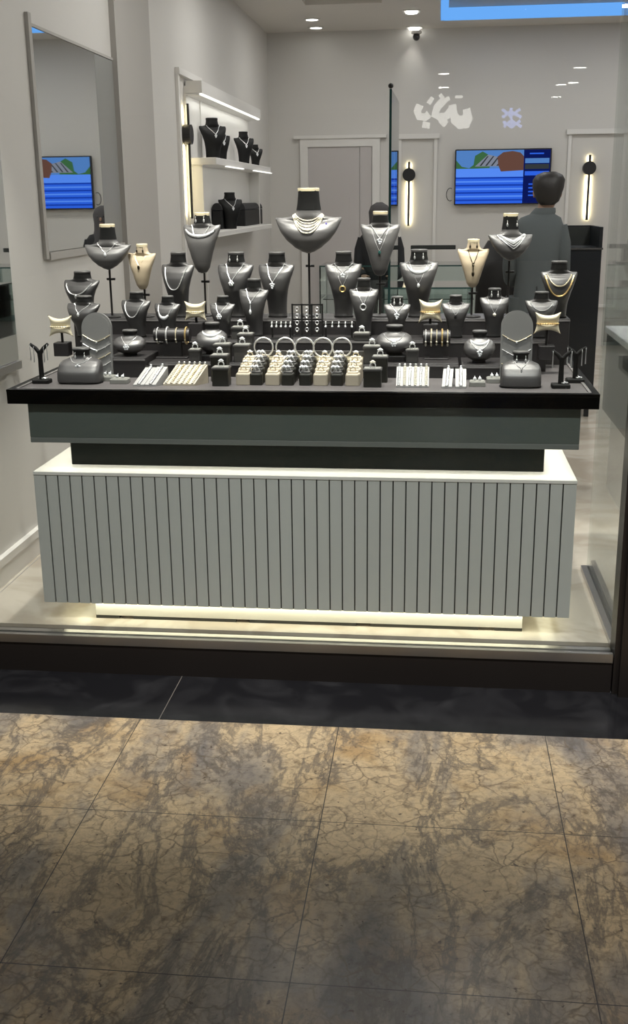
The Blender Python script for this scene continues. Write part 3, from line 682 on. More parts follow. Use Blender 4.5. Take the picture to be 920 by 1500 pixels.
# ---- blocks and round busts
def block(px, Y, w, d, z0, z1, label, mt=RISERM, name='display_block', cat='block', pyy=520):
    x = onY(px, pyy, Y).x; o = thing(name, (x, Y, z0), label, cat)
    MB().bbox(-w/2, w/2, -d/2, d/2, 0, z1-z0, .003).build('body', mt, o)
    MB().box(-w/2+.004, w/2-.004, -d/2+.004, d/2-.004, z1-z0, z1-z0+.001).build('top_pad', GREYBOX, o); return o
zr2 = Z1+.02
block(309, 3.82, .085, .07, Z1, zr2, 'charcoal block under the left inner round bust'); block(578, 3.82, .085, .07, Z1, zr2, 'charcoal block under the right inner round bust')
r1 = BU('squat', 189, 484, 47, 3.78, 'round black bust at left behind the slanted white bracelet pads', 'the left outer round bust', zbase=1.02)
r2 = BU('squat', 310, 473, 46, 3.82, 'round black bust left of the ring boxes, right of the left bangle bar', 'the left inner round bust', zbase=zr2+.001)
r3 = BU('squat', 578, 477, 54, 3.82, 'round black bust right of the ring boxes, left of the right bangle bar', 'the right inner round bust', zbase=zr2+.001)
r4 = BU('squat', 703, 485, 47, 3.78, 'round black bust at right below the right cream pole bust', 'the right outer round bust', zbase=1.0)
necklace(r1, 'fine chain with gem flower on the left outer round bust', SILVER, 'V', drop=.30, r=.0010, pendant='flower', pm=GEM)
necklace(r2, 'wide gem necklace on the left inner round bust', SILVER, 'U', drop=.14, a=.62, r=.002, lobes=.5); necklace(r3, 'silver necklace with gem pendant on the right inner round bust', SILVER, 'U', drop=.26, a=.6, r=.0012, pendant='flower', pm=GEM)
necklace(r4, 'layered silver necklace on the right outer round bust', SILVER, 'U', drop=.14, a=.6, r=.0016, strands=2, gap=.16, lobes=.45, pendant='cluster', pm=GEM)
c1 = BU('barrel', 116, 511, 62, 3.60, 'wide low black bust at the front left corner of the tray', 'the low bust at the left corner')
necklace(c1, 'silver necklace with square pendant on the low bust at the left corner', SILVER, 'U', drop=.18, a=.5, r=.0012, pendant='cluster', pm=GEM)
pair(c1)
c2 = BU('barrel', 764, 516, 60, 3.58, 'wide low black bust at the front right corner of the tray', 'the low bust at the right corner')
necklace(c2, 'silver bar pendant necklace on the low bust at the right corner', SILVER, 'V', drop=.22, a=.4, r=.0010, pendant='bar', pm=SILVER)
pair(c2)

# ------------------------------------------------------------------ arched chain boards
def arch(px, pyt, pyb, wpx, Y, label, ref, chains, mt):
    T = onY(px, pyt, Y); Bz = tier(Y) if pyb is None else onY(px, pyb, Y).z
    w = (onY(px+wpx/2, pyt, Y).x-onY(px-wpx/2, pyt, Y).x)/2; base = tier(Y); h = T.z-base
    o = thing('chain_board', (T.x, Y, base), label, 'display board', 'arched chain boards'); o.rotation_euler = (math.radians(-6), 0, 0)
    def poly(w_, h0, h_): return [(-w_, h0)]+[(w_, h0)]+[(w_*math.cos(a_), h_-w_+w_*math.sin(a_)) for a_ in [PI*i/18 for i in range(19)]]
    MB().prism(poly(w, .003, h), -.006, .008).build('board', mt, o); MB().prism(poly(w*.86, .02, h-w*.14), -.0085, -.006).build('face_panel', mt, o)
    MB().box(-w*.8, w*.8, .009, .05, .001, .012).build('foot', NECKB, o)
    n = chains
    for i in range(n):
        zt = h*(.66-.40*i/max(1, n-1)); c = thing('necklace', (T.x, Y, base), ('upper', 'second', 'third', 'lowest')[i if n == 4 else min(i, 3)]+' fine chain on '+ref, 'necklace', 'fine chains on '+ref); c.rotation_euler = o.rotation_euler
        pts = [(w*.92*t, -.0102, zt-w*.45*(1-abs(t)**1.3)) for t in [-1+2*j/16 for j in range(17)]]
        MB().tube(pts, .0016, 6).build('chain', SILVER if i % 2 else PALEGOLD, c, True)
        k = MB()
        for j in (3, 8, 13): k.ball((pts[j][0], -.012, pts[j][2]-.002), .0036 if j == 8 else .0022, 8, 5, (1, .6, 1.2))
        k.build('charms', SILVER, c, True)
arch(138, 458, None, 44, 3.70, 'grey arched board of fine chains at the left, behind the corner bust', 'the left arched board', 4, ARCHG)
arch(759, 455, None, 47, 3.68, 'grey arched board of fine chains at the right, behind the corner bust', 'the right arched board', 3, ARCHG)

# ------------------------------------------------------------------ cream pillows on stands
def pillow(px, pyt, pyb, wpx, Y, label, ref, br=GOLD, two=False):
    T = onY(px, pyt, Y); B = onY(px, pyb, Y); w = (onY(px+wpx/2, pyt, Y).x-onY(px-wpx/2, pyt, Y).x)/2; base = tier(Y); h = (T.z-B.z)/2; zc = (T.z+B.z)/2-base
    o = thing('bracelet_pillow', (T.x, Y, base), label, 'pillow', 'cream pillows on stands')
    n = 20; k = MB(); V = []
    def sh(u, v, s):
        e = (1-u**4)*(1-v**4); t = .55*h*max(0, e)**.6
        X = u*w*(1-.20*(1-abs(v)**2)); Z = v*h*(1-.36*(1-u*u))
        waist = .55 + .45*min(1, abs(v)*1.0)                    # cinched in the middle by the bracelet
        return (X, s*t*waist-.004, zc+Z)
    fr_ = [[sh(-1+2*i/n, -1+2*j/n, -1) for i in range(n+1)] for j in range(n+1)]; bk = [[sh(-1+2*i/n, -1+2*j/n, 1) for i in range(n+1)] for j in range(n+1)]
    k.loft(fr_, False, False); k.loft(bk, False, False); k.build('pillow', PILLOW, o, True)
    MB().tube([(0, .004, 0.004), (0, .004, zc-h*.55)], .005, 8).build('post', BLACKMETAL, o, True)
    MB().bbox(-.028, .028, -.022, .03, 0, min(.05, zc-h*1.02), .003).build('stand_block', RISERM, o)
    c = thing('bracelet', (T.x, Y, base), 'bracelet strapped round '+ref, 'bracelet', 'bracelets on pillows')
    MB().tube([(w*.80*math.cos(a_), -.008-.40*h*max(0, 1)*math.sin(a_), zc-.06*h) for a_ in [PI*i/20 for i in range(21)]], .0024, 6).build('band', br, c, True)
    q = MB()
    for i in range(9): q.ball((w*.70*(-1+2*i/8), -.011-.40*h*math.sqrt(max(0, 1-(.86*(-1+2*i/8))**2)), zc-.06*h), .003, 8, 5)
    q.build('beads', br, c, True)
pillow(88, 461, 493, 36, 3.90, 'cream pillow on a stand at the left end of the counter', 'the left outer pillow', PALEGOLD)
pillow(286, 440, 470, 33, 4.03, 'cream pillow on a stand under the grey rope-chain pole bust', 'the left inner pillow', PALEGOLD)
pillow(631, 437, 473, 36, 4.0, 'cream pillow on a stand below the dark monitor', 'the right inner pillow', GOLD)
pillow(803, 456, 489, 40, 3.86, 'cream pillow on a stand at the right end of the counter', 'the right outer pillow', GOLD)

# ------------------------------------------------------------------ bangle bars
def bar(px, pyt, wpx, Y, label, ref, mats_, zb):
    T = onY(px, pyt, Y); w = (onY(px+wpx/2, pyt, Y).x-onY(px-wpx/2, pyt, Y).x)/2; R = .026
    o = thing('bangle_bar', (T.x, Y, zb), label, 'bangle bar', 'padded bangle bars'); zc = T.z-zb-R*1.1
    k = MB(); n = 20; k.loft([[(x, R*.92*math.cos(2*PI*i/n), zc+R*.92*math.sin(2*PI*i/n)) for i in range(n)] for x in (-w, w)]); k.build('roll', RISERM, o, True)
    MB().bbox(-w*.9, w*.9, -.03, .03, 0, .006, .002).build('base', RISERM, o); MB().box(-w*.5, w*.5, -.012, .012, .006, zc-R*.9).build('post', RISERM, o)
    n = len(mats_); ords = ['leftmost', 'second from the left', 'third from the left', 'fourth from the left', 'rightmost']
    for i, mt in enumerate(mats_):
        x = -w*.8+1.6*w*i/(n-1); lab = (ords[i] if i < n-1 else 'rightmost')+' bangle on '+ref
        c = thing('bangle', (T.x, Y, zb), lab, 'bangle', 'bangles on '+ref); rr = R*1.07+.002*(i % 2)
        MB().tube([(x, rr*math.cos(2*PI*j/28), zc-.002+rr*math.sin(2*PI*j/28)) for j in range(28)], .0022+.0010*(i % 2), 6, True).build('band', mt, c, True)
        k = MB(); 
        for j in range(5): 
            a_ = PI*(1.15+.14*j); k.ball((x, (rr+.002)*math.cos(a_), zc+(rr+.002)*math.sin(a_)), .0036, 8, 5)
        k.build('gems', PEARL if mt is not GOLD else PALEGOLD, c, True)
bar(252, 479, 52, 3.86, 'black padded roll with four bangles, left of the left inner round bust', 'the left bangle bar', [SILVER, SILVER, PALEGOLD, GOLD], Z1)
bar(640, 482, 40, 3.86, 'black padded roll with five pale bangles below the right inner pillow', 'the right bangle bar', [SILVER, PALEGOLD, PALEGOLD, GOLD, PALEGOLD], Z1)

# ------------------------------------------------------------------ bangles upright on the olive ledge
lx0, lx1 = X_(368, 3.80), X_(532, 3.80)
o = thing('bangle_ledge', ((lx0+lx1)/2, 3.80, Z1), 'olive gold ledge holding a row of five upright bangles', 'ledge')
hw2 = (lx1-lx0)/2
MB().bbox(-hw2, hw2, -.045, .035, 0, .012, .003).build('ledge', OLIVE, o); MB().bbox(-hw2, hw2, .022, .035, .012, .032, .002).build('backstop', GREYBOX, o)
bo = ['first bangle from the left standing on the olive ledge', 'second bangle from the left standing on the olive ledge', 'middle bangle standing on the olive ledge', 'second bangle from the right standing on the olive ledge', 'first bangle from the right standing on the olive ledge']
proto = None
for i, px in enumerate((386, 418, 446, 473, 501)):
    T = onY(px, 505, 3.79); rr = .0335
    if proto is None:
        proto = thing('bangle', (T.x, 3.79, Z1+.012), bo[0], 'bangle', 'upright bangles on the olive ledge')
        MB().tube([(rr*math.cos(2*PI*j/36), 0, rr+.0035+rr*math.sin(2*PI*j/36)) for j in range(36)], .0030, 8, True).build('band', SILVER, proto, True)
        k = MB()
        for j in range(9): a_ = PI*(.28+.055*j); k.ball((rr*math.cos(a_), -.0025, rr+.0035+rr*math.sin(a_)), .0026, 8, 5)
        k.build('gems', GEM, proto, True)
    else: dup(proto, (T.x, 3.79, Z1+.012), bo[i])
wp = None
for i, (px, lab) in enumerate(((387, 'small cream pad in front of the first bangle from left'), (446, 'small cream pad in front of the middle bangle'), (501, 'small cream pad in front of the last bangle at right'))):
    x = X_(px, 3.765)
    if not wp:
        wp = thing('ring_pad', (x, 3.768, Z1+.012), lab, 'ring pad', 'cream pads on the olive ledge'); MB().bbox(-.013, .013, -.009, .009, 0, .014, .003).build('pad', CREAMBOX, wp); k = MB()
        k.tube([(.006*math.cos(2*PI*j/16), 0, .017+.006*math.sin(2*PI*j/16)) for j in range(16)], .0014, 6, True); k.build('ring_band', SILVER, wp, True)
    else: dup(wp, (x, 3.768, Z1+.012), lab)

# ------------------------------------------------------------------ ring columns at the front
colx = (357, 376, 400, 422, 448, 470, 494, 517); cream = (1, 0, 1, 0, 0, 1, 0, 1)
YR = onZ(440, 565, ZI).y+.022
bw = .046
cname = ['first cream column from the left', 'first dark column from the left', 'second cream column from the left', 'second dark column from the left', 'third dark column from the left', 'third cream column from the left', 'fourth dark column from the left', 'fourth cream column from the left']
rname = ['front', 'second', 'third', 'rear']
ringp = {}; blockp = {}
def ring_at(loc, label, mt, stone, group):
    key = (mt.name, stone.name)
    if key not in ringp:
        o = thing('ring', loc, label, 'ring', group); R = .0095
        MB().tube([(R*math.cos(2*PI*j/20), 0, R*.75+R*math.sin(2*PI*j/20)) for j in range(20)], .0021, 6, True).build('band', mt, o, True)
        k = MB(); k.ball((0, -.001, R*1.75+.004), .0058, 8, 5, (1.15, 1, .8))
        for a_ in range(6): k.ball((.0075*math.cos(a_*PI/3), -.001+.0055*math.sin(a_*PI/3), R*1.75+.002), .0026, 6, 4)
        k.build('stone', stone, o, True); ringp[key] = o; return o
    return dup(ringp[key], loc, label, group)
for ci, px in enumerate(colx):
    for ri in range(4):
        Y = YR+.046*ri; x = X_(px, YR, 550); hgt = .040+.0105*ri; top = ZI+hgt
        wd = .048 if cream[ci] else .042
        lab = rname[ri]+' ring block of the '+cname[ci]
        if (cream[ci], ri) not in blockp:
            o = thing('ring_block', (x, Y, ZI), lab, 'ring block', 'ring blocks in columns')
            MB().bbox(-wd/2, wd/2, -.022, .022, 0, hgt, .005).build('body', CREAMBOX if cream[ci] else DARKBOX, o)
            k = MB(); k.tube([(-wd*.36, -.006, hgt+.002), (wd*.36, -.006, hgt+.002)], .0052, 8); k.tube([(-wd*.36, .006, hgt+.002), (wd*.36, .006, hgt+.002)], .0052, 8)
            k.build('slot_pad', CREAMBOX if cream[ci] else GREYBOX, o, True); blockp[(cream[ci], ri)] = o
        else: dup(blockp[(cream[ci], ri)], (x, Y, ZI), lab)
        ring_at((x, Y, top+.002), rname[ri]+' ring of the '+cname[ci], PALEGOLD if cream[ci] else SILVER, PEARL if (cream[ci] and ri % 2 == 0) else GEM, 'rings in the columns')
        if not cream[ci]:
            ring_at((x-.012, Y-.004, top+.0025), rname[ri]+' ring, left of its neighbour, of the '+cname[ci], SILVER, GEM, 'rings in the columns')

# ------------------------------------------------------------------ single ring boxes beside the columns
def ringbox(px, pyt, wpx, Y, label, mt=DARKBOX, z0=None, stone=GEM):
    T = onY(px, pyt, Y); w = (onY(px+wpx/2, pyt, Y).x-onY(px-wpx/2, pyt, Y).x); z0 = tier(Y) if z0 is None else z0; h = T.z-z0
    o = thing('ring_box', (T.x, Y, z0), label, 'ring box', 'single ring boxes'); d = min(w, .052)
    MB().bbox(-w/2, w/2, -d/2, d/2, 0, h, .003).build('body', mt, o)
    MB().bbox(-w/2-.002, w/2+.002, -d/2-.002, d/2+.002, h-.006, h+.002, .002).build('rim', GREYBOX if mt is DARKBOX else mt, o)
    MB().box(-w*.46, w*.46, -d*.44, d*.44, h+.002, h+.0035).build('cushion', PADG, o)
    ring_at((T.x, Y, z0+h+.0035), 'ring on the '+label, SILVER, stone, 'rings on single boxes')
ringbox(324, 538, 24, 3.565, 'front dark ring box at left of the ring columns')
ringbox(322, 520, 24, 3.66, 'second dark ring box at left, behind the front one')
ringbox(326, 504, 24, 3.765, 'rear dark ring box at left, right of the round bust', GREYBOX)
ringbox(355, 505, 23, 3.775, 'grey ring box left of the upright bangles, nearer one', GREYBOX)
ringbox(360, 489, 22, 3.865, 'grey ring box left of the upright bangles, farther one', GREYBOX)
ringbox(352, 479, 23, 3.945, 'charcoal ring box under the narrow bust left of centre', GREYBOX)
ringbox(546, 540, 26, 3.565, 'front dark ring box at right of the ring columns', stone=PEARL)
ringbox(557, 522, 22, 3.66, 'second dark ring box at right, behind the front one')
ringbox(545, 507, 24, 3.765, 'rear dark ring box at right, left of the round bust', GREYBOX)
ringbox(530, 488, 23, 3.93, 'charcoal ring box under the narrow bust right of centre', GREYBOX)
ringbox(286, 512, 16, 3.765, 'small grey ring box between left bangle bar and round bust', GREYBOX)
ringbox(604, 512, 18, 3.78, 'small grey ring box between right bangle bar and round bust', GREYBOX)

# ------------------------------------------------------------------ slanted bracelet pads
def wedge(px0, px1, pyt, pyb, label, ref, strips, mt, dx=0, smats=(SILVER,)):
    pm = (px0+px1)/2; B = onZ(pm, pyb, ZI); A = onY(px0, pyb, B.y); C = onY(px1, pyb, B.y); w = C.x-A.x; dep = .062
    T = onY(pm, pyt, B.y+dep); h = max(.012, T.z-ZI); sx = (dx/F)*3.9
    o = thing('bracelet_pad', (B.x, B.y, ZI), label, 'bracelet pad', 'slanted bracelet pads')
    k = MB(); k.add([(-w/2, 0, 0), (w/2, 0, 0), (w/2+sx, dep, 0), (-w/2+sx, dep, 0), (-w/2, 0, .006), (w/2, 0, .006), (w/2+sx, dep, h), (-w/2+sx, dep, h)], [(0,3,2,1),(4,5,6,7),(0,1,5,4),(1,2,6,5),(2,3,7,6),(3,0,4,7)])
    k.build('pad', mt, o)
    MB().box(-w/2+sx, w/2+sx, dep, dep+.006, 0, h+.004).build('back_rail', GREYBOX, o)
    o_ = ['first', 'second', 'third', 'fourth', 'fifth', 'sixth']
    for i in range(strips):
        x = -w/2+w*(i+.5)/strips; c = thing('bracelet', (B.x, B.y, ZI), (o_[i]+' bracelet from the left on ' if strips > 1 else 'bracelet on ')+ref, 'bracelet', 'bracelets on '+ref); sl = (h-.006)/dep; mt_ = smats[i % len(smats)]
        k = MB(); n = 13
        for j in range(n):
            t = .03+.94*j/(n-1); k.ball((x+sx*t, dep*t, .006+sl*dep*t+.0026), .0030 if strips > 1 else .0042, 7, 5, (w/strips*.30/.003 if strips > 1 else 1.6, .9, .7))
        k.build('links', mt_, c, True)
        MB().ball((x+sx, dep+.002, h+.007), .004, 8, 5).build('clasp', SILVER if strips > 1 else GEM, c, True)
PADS = PEARL
wedge(195, 211, 538, 566, 'left one of two narrow slanted pads near the left round bust', 'the left narrow pad of the left pair', 1, PADW, 12)
wedge(212, 228, 537, 566, 'right one of two narrow slanted pads near the left round bust', 'the right narrow pad of the left pair', 1, PADW, 12)
wedge(239, 285, 534, 565, 'wide slanted pad with six bracelets left of the ring boxes', 'the wide left pad', 6, CREAMBOX, 14, (PEARL, PALEGOLD, PEARL))
wedge(580, 628, 537, 568, 'wide slanted pad with six bracelets right of the ring boxes', 'the wide right pad', 6, PADW, 0, (SILVER, PEARL))
wedge(647, 662, 540, 569, 'left one of two narrow slanted pads below the right round bust', 'the left narrow pad of the right pair', 1, PADW, 2)
wedge(667, 683, 540, 569, 'right one of two narrow slanted pads below the right round bust', 'the right narrow pad of the right pair', 1, PADW, 0)
# square earring pads
def spad(px, py, wpx, label, ref, h=.016):
    B = onZ(px, py+8, ZI); w = wpx/F*3.75; o = thing('earring_pad', (B.x, B.y, ZI), label, 'earring pad', 'square earring pads')
    MB().bbox(-w/2, w/2, -.022, .026, 0, h, .003).build('pad', PADG, o); MB().box(-w*.42, w*.42, -.018, .022, h, h+.0012).build('card', PADG, o)
    for s, nm in ((-1, 'left'), (1, 'right')):
        c = thing('earring', (B.x+s*w*.16, B.y, ZI+h+.0015), nm+' gem earring on '+ref, 'earring', 'earrings on square pads'); k = MB()
        k.ball((0, 0, .006), .0062, 8, 6, (1, .8, .9)); k.build('stone', GEM, c, True); k = MB(); k.tube([(0, 0, .001), (0, .012, .008), (0, .014, .014)], .0014, 6); k.build('hook', SILVER, c, True)
spad(158, 549, 22, 'small square earring pad touching the corner bust at left', 'the left square pad')
spad(176, 553, 26, 'larger square earring pad just right of the small one at left', 'the second square pad at left')
spad(699, 557, 22, 'square earring pad beside the narrow pads at right', 'the inner square pad at right')
spad(724, 552, 22, 'square earring pad touching the corner bust at right', 'the outer square pad at right')

# ------------------------------------------------------------------ earring trees
def tree(px, pyt, pyb, label, ref, nl, s=1):
    B = onZ(px, pyb, ZI); h = onY(px, pyt, B.y).z-ZI
    o = thing('earring_tree', (B.x, B.y, ZI), label, 'earring tree', 'earring trees')
    MB().bbox(-.030, .030, -.022, .022, 0, .014, .004).build('base', NECKB, o); MB().tube([(0, 0, .014), (0, 0, h*.6), (0, 0, h*.82)], [.009, .008, .010], 10).build('trunk', NECKB, o, True)
    k = MB()
    for s_ in (-1, 1):
        k.tube([(0, 0, h*.74), (s_*.014, 0, h*.88), (s_*.032, -.003, h*.99)], [.008, .007, .005], 8)
    k.build('arms', NECKB, o, True)
    for s_, nm in ((-1, 'left'), (1, 'right')):
        for j in range(nl):
            x = s_*(.030-.012*j); z0 = h*(.95-.05*j); c = thing('earring', (B.x, B.y, ZI), nm+(' outer' if nl > 1 and j == 0 else ' inner' if nl > 1 else '')+' long earring on '+ref, 'earring', 'earrings on '+ref)
            MB().tube([(x, -.008, z0+.004), (x, -.012, z0-.004), (x, -.010, z0-.012)], .0011, 6).build('hook', SILVER, c, True)
            MB().tube([(x, -.010, z0-.012), (x, -.010, z0-.05)], lambda t: .0012+.0012*t, 6).build('drop', SILVER, c, True)
    c = thing('ring', (B.x+.012, B.y-.004, ZI+.0145), 'silver ring lying on the base of '+ref, 'ring'); MB().tube([(.009*math.cos(2*PI*j/16), .009*math.sin(2*PI*j/16), .003) for j in range(16)], .0026, 6, True).build('band', SILVER, c, True)
    MB().ball((0, -.009, .005), .004, 8, 5).build('stone', GEM, c, True)
tree(62, 503, 561, 'black earring tree at the front left end of the tray', 'the left earring tree', 2)
tree(821, 513, 568, 'black earring tree at the front right end of the tray, nearer one', 'the nearer right earring tree', 1)
tree(842, 508, 560, 'black earring tree at the right end, behind the nearer one', 'the farther right earring tree', 2)

# ------------------------------------------------------------------ lattice card and small bars in the middle back
T = onY(450, 445, 4.02); wl = (onY(472, 445, 4.02).x-onY(428, 445, 4.02).x)/2; hl = T.z-Z2
o = thing('earring_lattice', (T.x, 4.02, Z2), 'black lattice frame of earrings before the central pole', 'earring frame')
k = MB()
for x in (-1, -.36, .30, 1): k.box(x*wl-.003, x*wl+.003, -.004, .004, 0, hl)
for z in (0, hl*.5, hl-.006): k.box(-wl+.003, wl-.003, -.003, .003, z, z+.005)
k.build('frame', NECKB, o); MB().box(-wl, wl, -.012, .03, 0, .004).build('foot', NECKB, o)
ix = 0
for ci, x in enumerate((-.68, -.03, .65)):
    for ri in range(4):
        z = hl*(.22+.21*ri); c = thing('earring', (T.x+x*wl, 4.02, Z2+z), ['bottom', 'third', 'second', 'top'][ri]+' hoop earring in the '+['left', 'middle', 'right'][ci]+' column of the lattice frame', 'earring', 'hoop earrings in the lattice frame')
        MB().tube([(.0062*math.cos(2*PI*j/16), -.005, .0062*math.sin(2*PI*j/16)) for j in range(16)], .0017, 6, True).build('hoop', SILVER, c, True)
        MB().ball((0, -.006, -.0085), .0028, 8, 5).build('bead', PEARL, c, True)
def mini(px0, px1, py, Y, label, ref, n):
    A, C = onY(px0, py, Y), onY(px1, py, Y); xm = (A.x+C.x)/2; w = (C.x-A.x)/2; z0 = tier(Y); h = A.z-z0
    o = thing('earring_bar', (xm, Y, z0), label, 'earring bar', 'small earring bars')
    k = MB(); k.tube([(-w, 0, h), (w, 0, h)], .0045, 8); k.build('rail', NECKB, o, True); k = MB(); k.box(-w*.9, -w*.9+.006, -.003, .003, .004, h); k.box(w*.9-.006, w*.9, -.003, .003, .004, h); k.build('legs', NECKB, o)
    MB().bbox(-w, w, -.018, .018, 0, .004, .001).build('base', NECKB, o)
    for i in range(n):
        x = -w*.85+1.7*w*i/(n-1); c = thing('earring', (xm, Y, z0), ['first', 'second', 'third', 'fourth', 'fifth'][i]+' clip earring from the left on '+ref, 'earring', 'clip earrings on '+ref)
        MB().tube([(x, .007*math.cos(2*PI*j/16), h-.002+.009*math.sin(2*PI*j/16)) for j in range(16)], .0024, 6, True).build('hoop', SILVER, c, True); MB().ball((x, -.009, h-.010), .0045, 8, 5).build('gem', GEM, c, True)
mini(396, 428, 474, 3.94, 'small black earring bar left of the lattice frame', 'the bar left of the lattice frame', 5)
mini(474, 519, 474, 3.94, 'small black earring bar right of the lattice frame', 'the bar right of the lattice frame', 5)

# ------------------------------------------------------------------ displays on the wall shelves
def shelfbust(px, pyt, wpx, X, z0, label, kind='bust', wide=1.0):
    T = onX(px, pyt, X); w = wpx/2/F*T.y*1.0; h = T.z-z0-.002
    o = thing('necklace_bust', (T.x, T.y, z0+.001), label, 'bust', 'black busts on the wall shelves', .55)
    rings = form(kind, w, h, 28, 3); MB().loft(rings).build('bust_form', NECKB, o, True)
    n = 20; rt = ROWS[kind][-1]; MB().loft([[(rt[1]*w*math.cos(2*PI*k/n), rt[3]*w+rt[2]*w*math.sin(2*PI*k/n), h+dz) for k in range(n)] for dz in (0, .003)]).build('neck_cap', CAPB, o)
    f = MB().loft(rings); bv = BVHTree.FromPolygons(f.v, f.f); b = Bust(); b.kind = kind; b.w = w; b.h = h; b.z0 = 0; b.bvh = bv; b.loc = Vector((T.x, T.y, z0+.001)); b.rz = .55
    necklace(b, 'silver pendant on the '+label, SILVER, 'V', drop=.22, r=.002, pendant='cluster', pm=GEM)
XB = XL+.11
shelfbust(311, 173, 40, XB, s1, 'leftmost black bust on the upper wall shelf')
shelfbust(325, 190, 24, XB+.02, s1, 'smaller black bust beside the left one on upper wall shelf')
shelfbust(357, 193, 30, XB, s1, 'black bust right of middle on the upper wall shelf')
shelfbust(374, 212, 22, XB+.02, s1, 'smallest black bust at right end of the upper wall shelf')
shelfbust(337, 282, 36, XB+.03, s2, 'black bust on the lower wall shelf between two black cases')
def case(px0, px1, pyt, X, z0, label):
    A, C = onX(px0, pyt, X), onX(px1, pyt, X); o = thing('jewellery_case', (X, A.y, z0), label, 'case', 'black cases on the lower shelf'); h = A.z-z0; L0 = C.y-A.y
    MB().bbox(-.038, .038, 0, L0, 0, h*.72, .006).build('body', NECKB, o); k = MB(); n = 12
    k.loft([[(.038*math.cos(PI*i/n), y, h*.72+.003+(h*.28)*math.sin(PI*i/n)) for i in range(n+1)]+[(-.038, y, h*.72+.002), (.038, y, h*.72+.002)] for y in (0, L0)]); k.build('lid', BLACKCLOTH, o, True)
case(317, 333, 298, XB-.055, s2+.001, 'black jewellery case left of the bust on the lower shelf')
case(352, 378, 298, XB-.05, s2+.001, 'long black jewellery case right of the bust on the lower shelf')

# ------------------------------------------------------------------ glass panel standing behind the counter
pA = onY(571, 300, 4.7); zt_ = onY(571, 130, 4.7).z; xg = pA.x
o = thing('glass_screen', (xg, 4.7, ZF), 'tall upright glass panel seen edge-on behind the counter', 'glass panel')
o.rotation_euler = (0, 0, -.0115); MB().box(-.004, .004, .012, .66, .02, zt_-ZF).build('pane', SCREENGLASS, o); MB().box(-.005, .005, 0, .012, .02, zt_-ZF).build('polished_edge', GLASSEDGE, o)
MB().ball((0, .006, zt_-ZF+.012), .011, 10, 8).build('finial', BLACKMETAL, o, True); MB().box(-.03, .03, -.02, .64, 0, .02).build('foot_rail', STEEL, o)

# ------------------------------------------------------------------ glass showcases farther back
def showcase(x0, x1, y0, y1, zt, zg, label):
    o = thing('glass_showcase', ((x0+x1)/2, y0, ZF), label, 'showcase', 'glass showcases in the shop'); w = (x1-x0)/2; d = y1-y0; h = zt-ZF; g = zg-ZF
    MB().bbox(-w, w, .03, d, 0, g, .004).build('cabinet', SLATM, o)
    k = MB(); k.box(-w, w, 0, .008, g, h-.009); k.box(-w, -w+.008, .009, d, g, h-.009); k.box(w-.008, w, .009, d, g, h-.009); k.box(-w, w, 0, d, h-.008, h); k.build('glass_case', CASEGLASS, o)
    k = MB(); k.box(-w, w, -.002, .0, h-.010, h); k.box(-w-.002, -w, -.002, .006, g, h); k.box(w, w+.002, -.002, .006, g, h); k.box(-w, w, d, d+.003, h-.01, h); k.build('glass_edges', GLASSEDGE, o)
    MB().box(-w+.02, w-.02, .05, d-.02, g+.16, g+.166).build('glass_shelf', CASEGLASS, o)
    return o
ya_ = 6.9; za = onY(600, 421, ya_).z
showcase(onY(562, 421, ya_).x, onY(690, 421, ya_).x, ya_, ya_+.55, za, za-.36, 'glass showcase behind the counter, between glass panel and suited man')
yb_ = 8.3; zb2 = onY(500, 389, yb_).z
showcase(onY(468, 389, yb_).x, onY(700, 389, yb_).x, yb_, yb_+.5, zb2, zb2-.42, 'glass showcase farther back, in front of the white door')
# small stands inside nearer showcase
for i, (px, lab) in enumerate(((590, 'left small necklace stand inside the nearer showcase'), (640, 'middle small necklace stand inside the nearer showcase'), (674, 'right small necklace stand inside the nearer showcase'))):
    x = onY(px, 440, ya_+.2).x; b = Bust(); o = thing('jewellery_stand', (x, ya_+.22, za-.36+.001), lab, 'stand', 'stands inside the showcase'); MB().loft(form('squat', .06, .12, 24, 3)).build('form', BUSTG, o, True); MB().lathe([(.05, -.0005), (.05, .004)]).build('base', NECKB, o)
p = onY(601, 363, 8.36); q = onY(668, 363, 8.36)
o = thing('monitor', ((p.x+q.x)/2, 8.5, zb2+.001), 'low dark monitor lying along the farther glass showcase', 'monitor'); w = (q.x-p.x)/2; hz = p.z-zb2+.012
MB().bbox(-w, w, -.02, .01, hz-.032, hz, .004).build('screen_case', BLACKMETAL, o); MB().box(-w+.004, w-.004, -.0215, -.0202, hz-.028, hz-.004).build('screen', CABTOP, o)
MB().box(-w*.75, -w*.6, -.005, .01, .008, hz-.03).build('neck', BLACKMETAL, o); MB().bbox(-w, -w*.3, -.06, .06, 0, .008, .002).build('foot', BLACKMETAL, o)

# ------------------------------------------------------------------ black cabinet, chair, desk at the right
Yc = 7.3; A = onY(828, 333, Yc); B = onY(884, 333, Yc); xm = (A.x+B.x)/2; w = (B.x-A.x)/2; h = A.z-ZF
o = thing('black_cabinet', (xm, Yc, ZF), 'tall black pedestal cabinet under the right wall lamp', 'cabinet')
MB().bbox(-w, w, .004, .5, .08, h-.13, .004).build('body', CABM, o)
k = MB(); k.box(-w, -w+.02, 0, .5, h-.13, h); k.box(w-.02, w, 0, .5, h-.13, h); k.box(-w+.02, w-.02, .48, .5, h-.13, h); k.build('upper_sides', CABM, o)
MB().box(-w+.02, w-.02, .46, .48, h-.13, h-.01).build('back_panel', CABTOP, o); MB().bbox(-w-.006, w+.006, -.006, .08, h-.142, h-.130, .002).build('ledge', GREYBOX, o)
MB().box(-w*.9, w*.9, -.002, .0035, .12, h-.16).build('door', CABM, o)
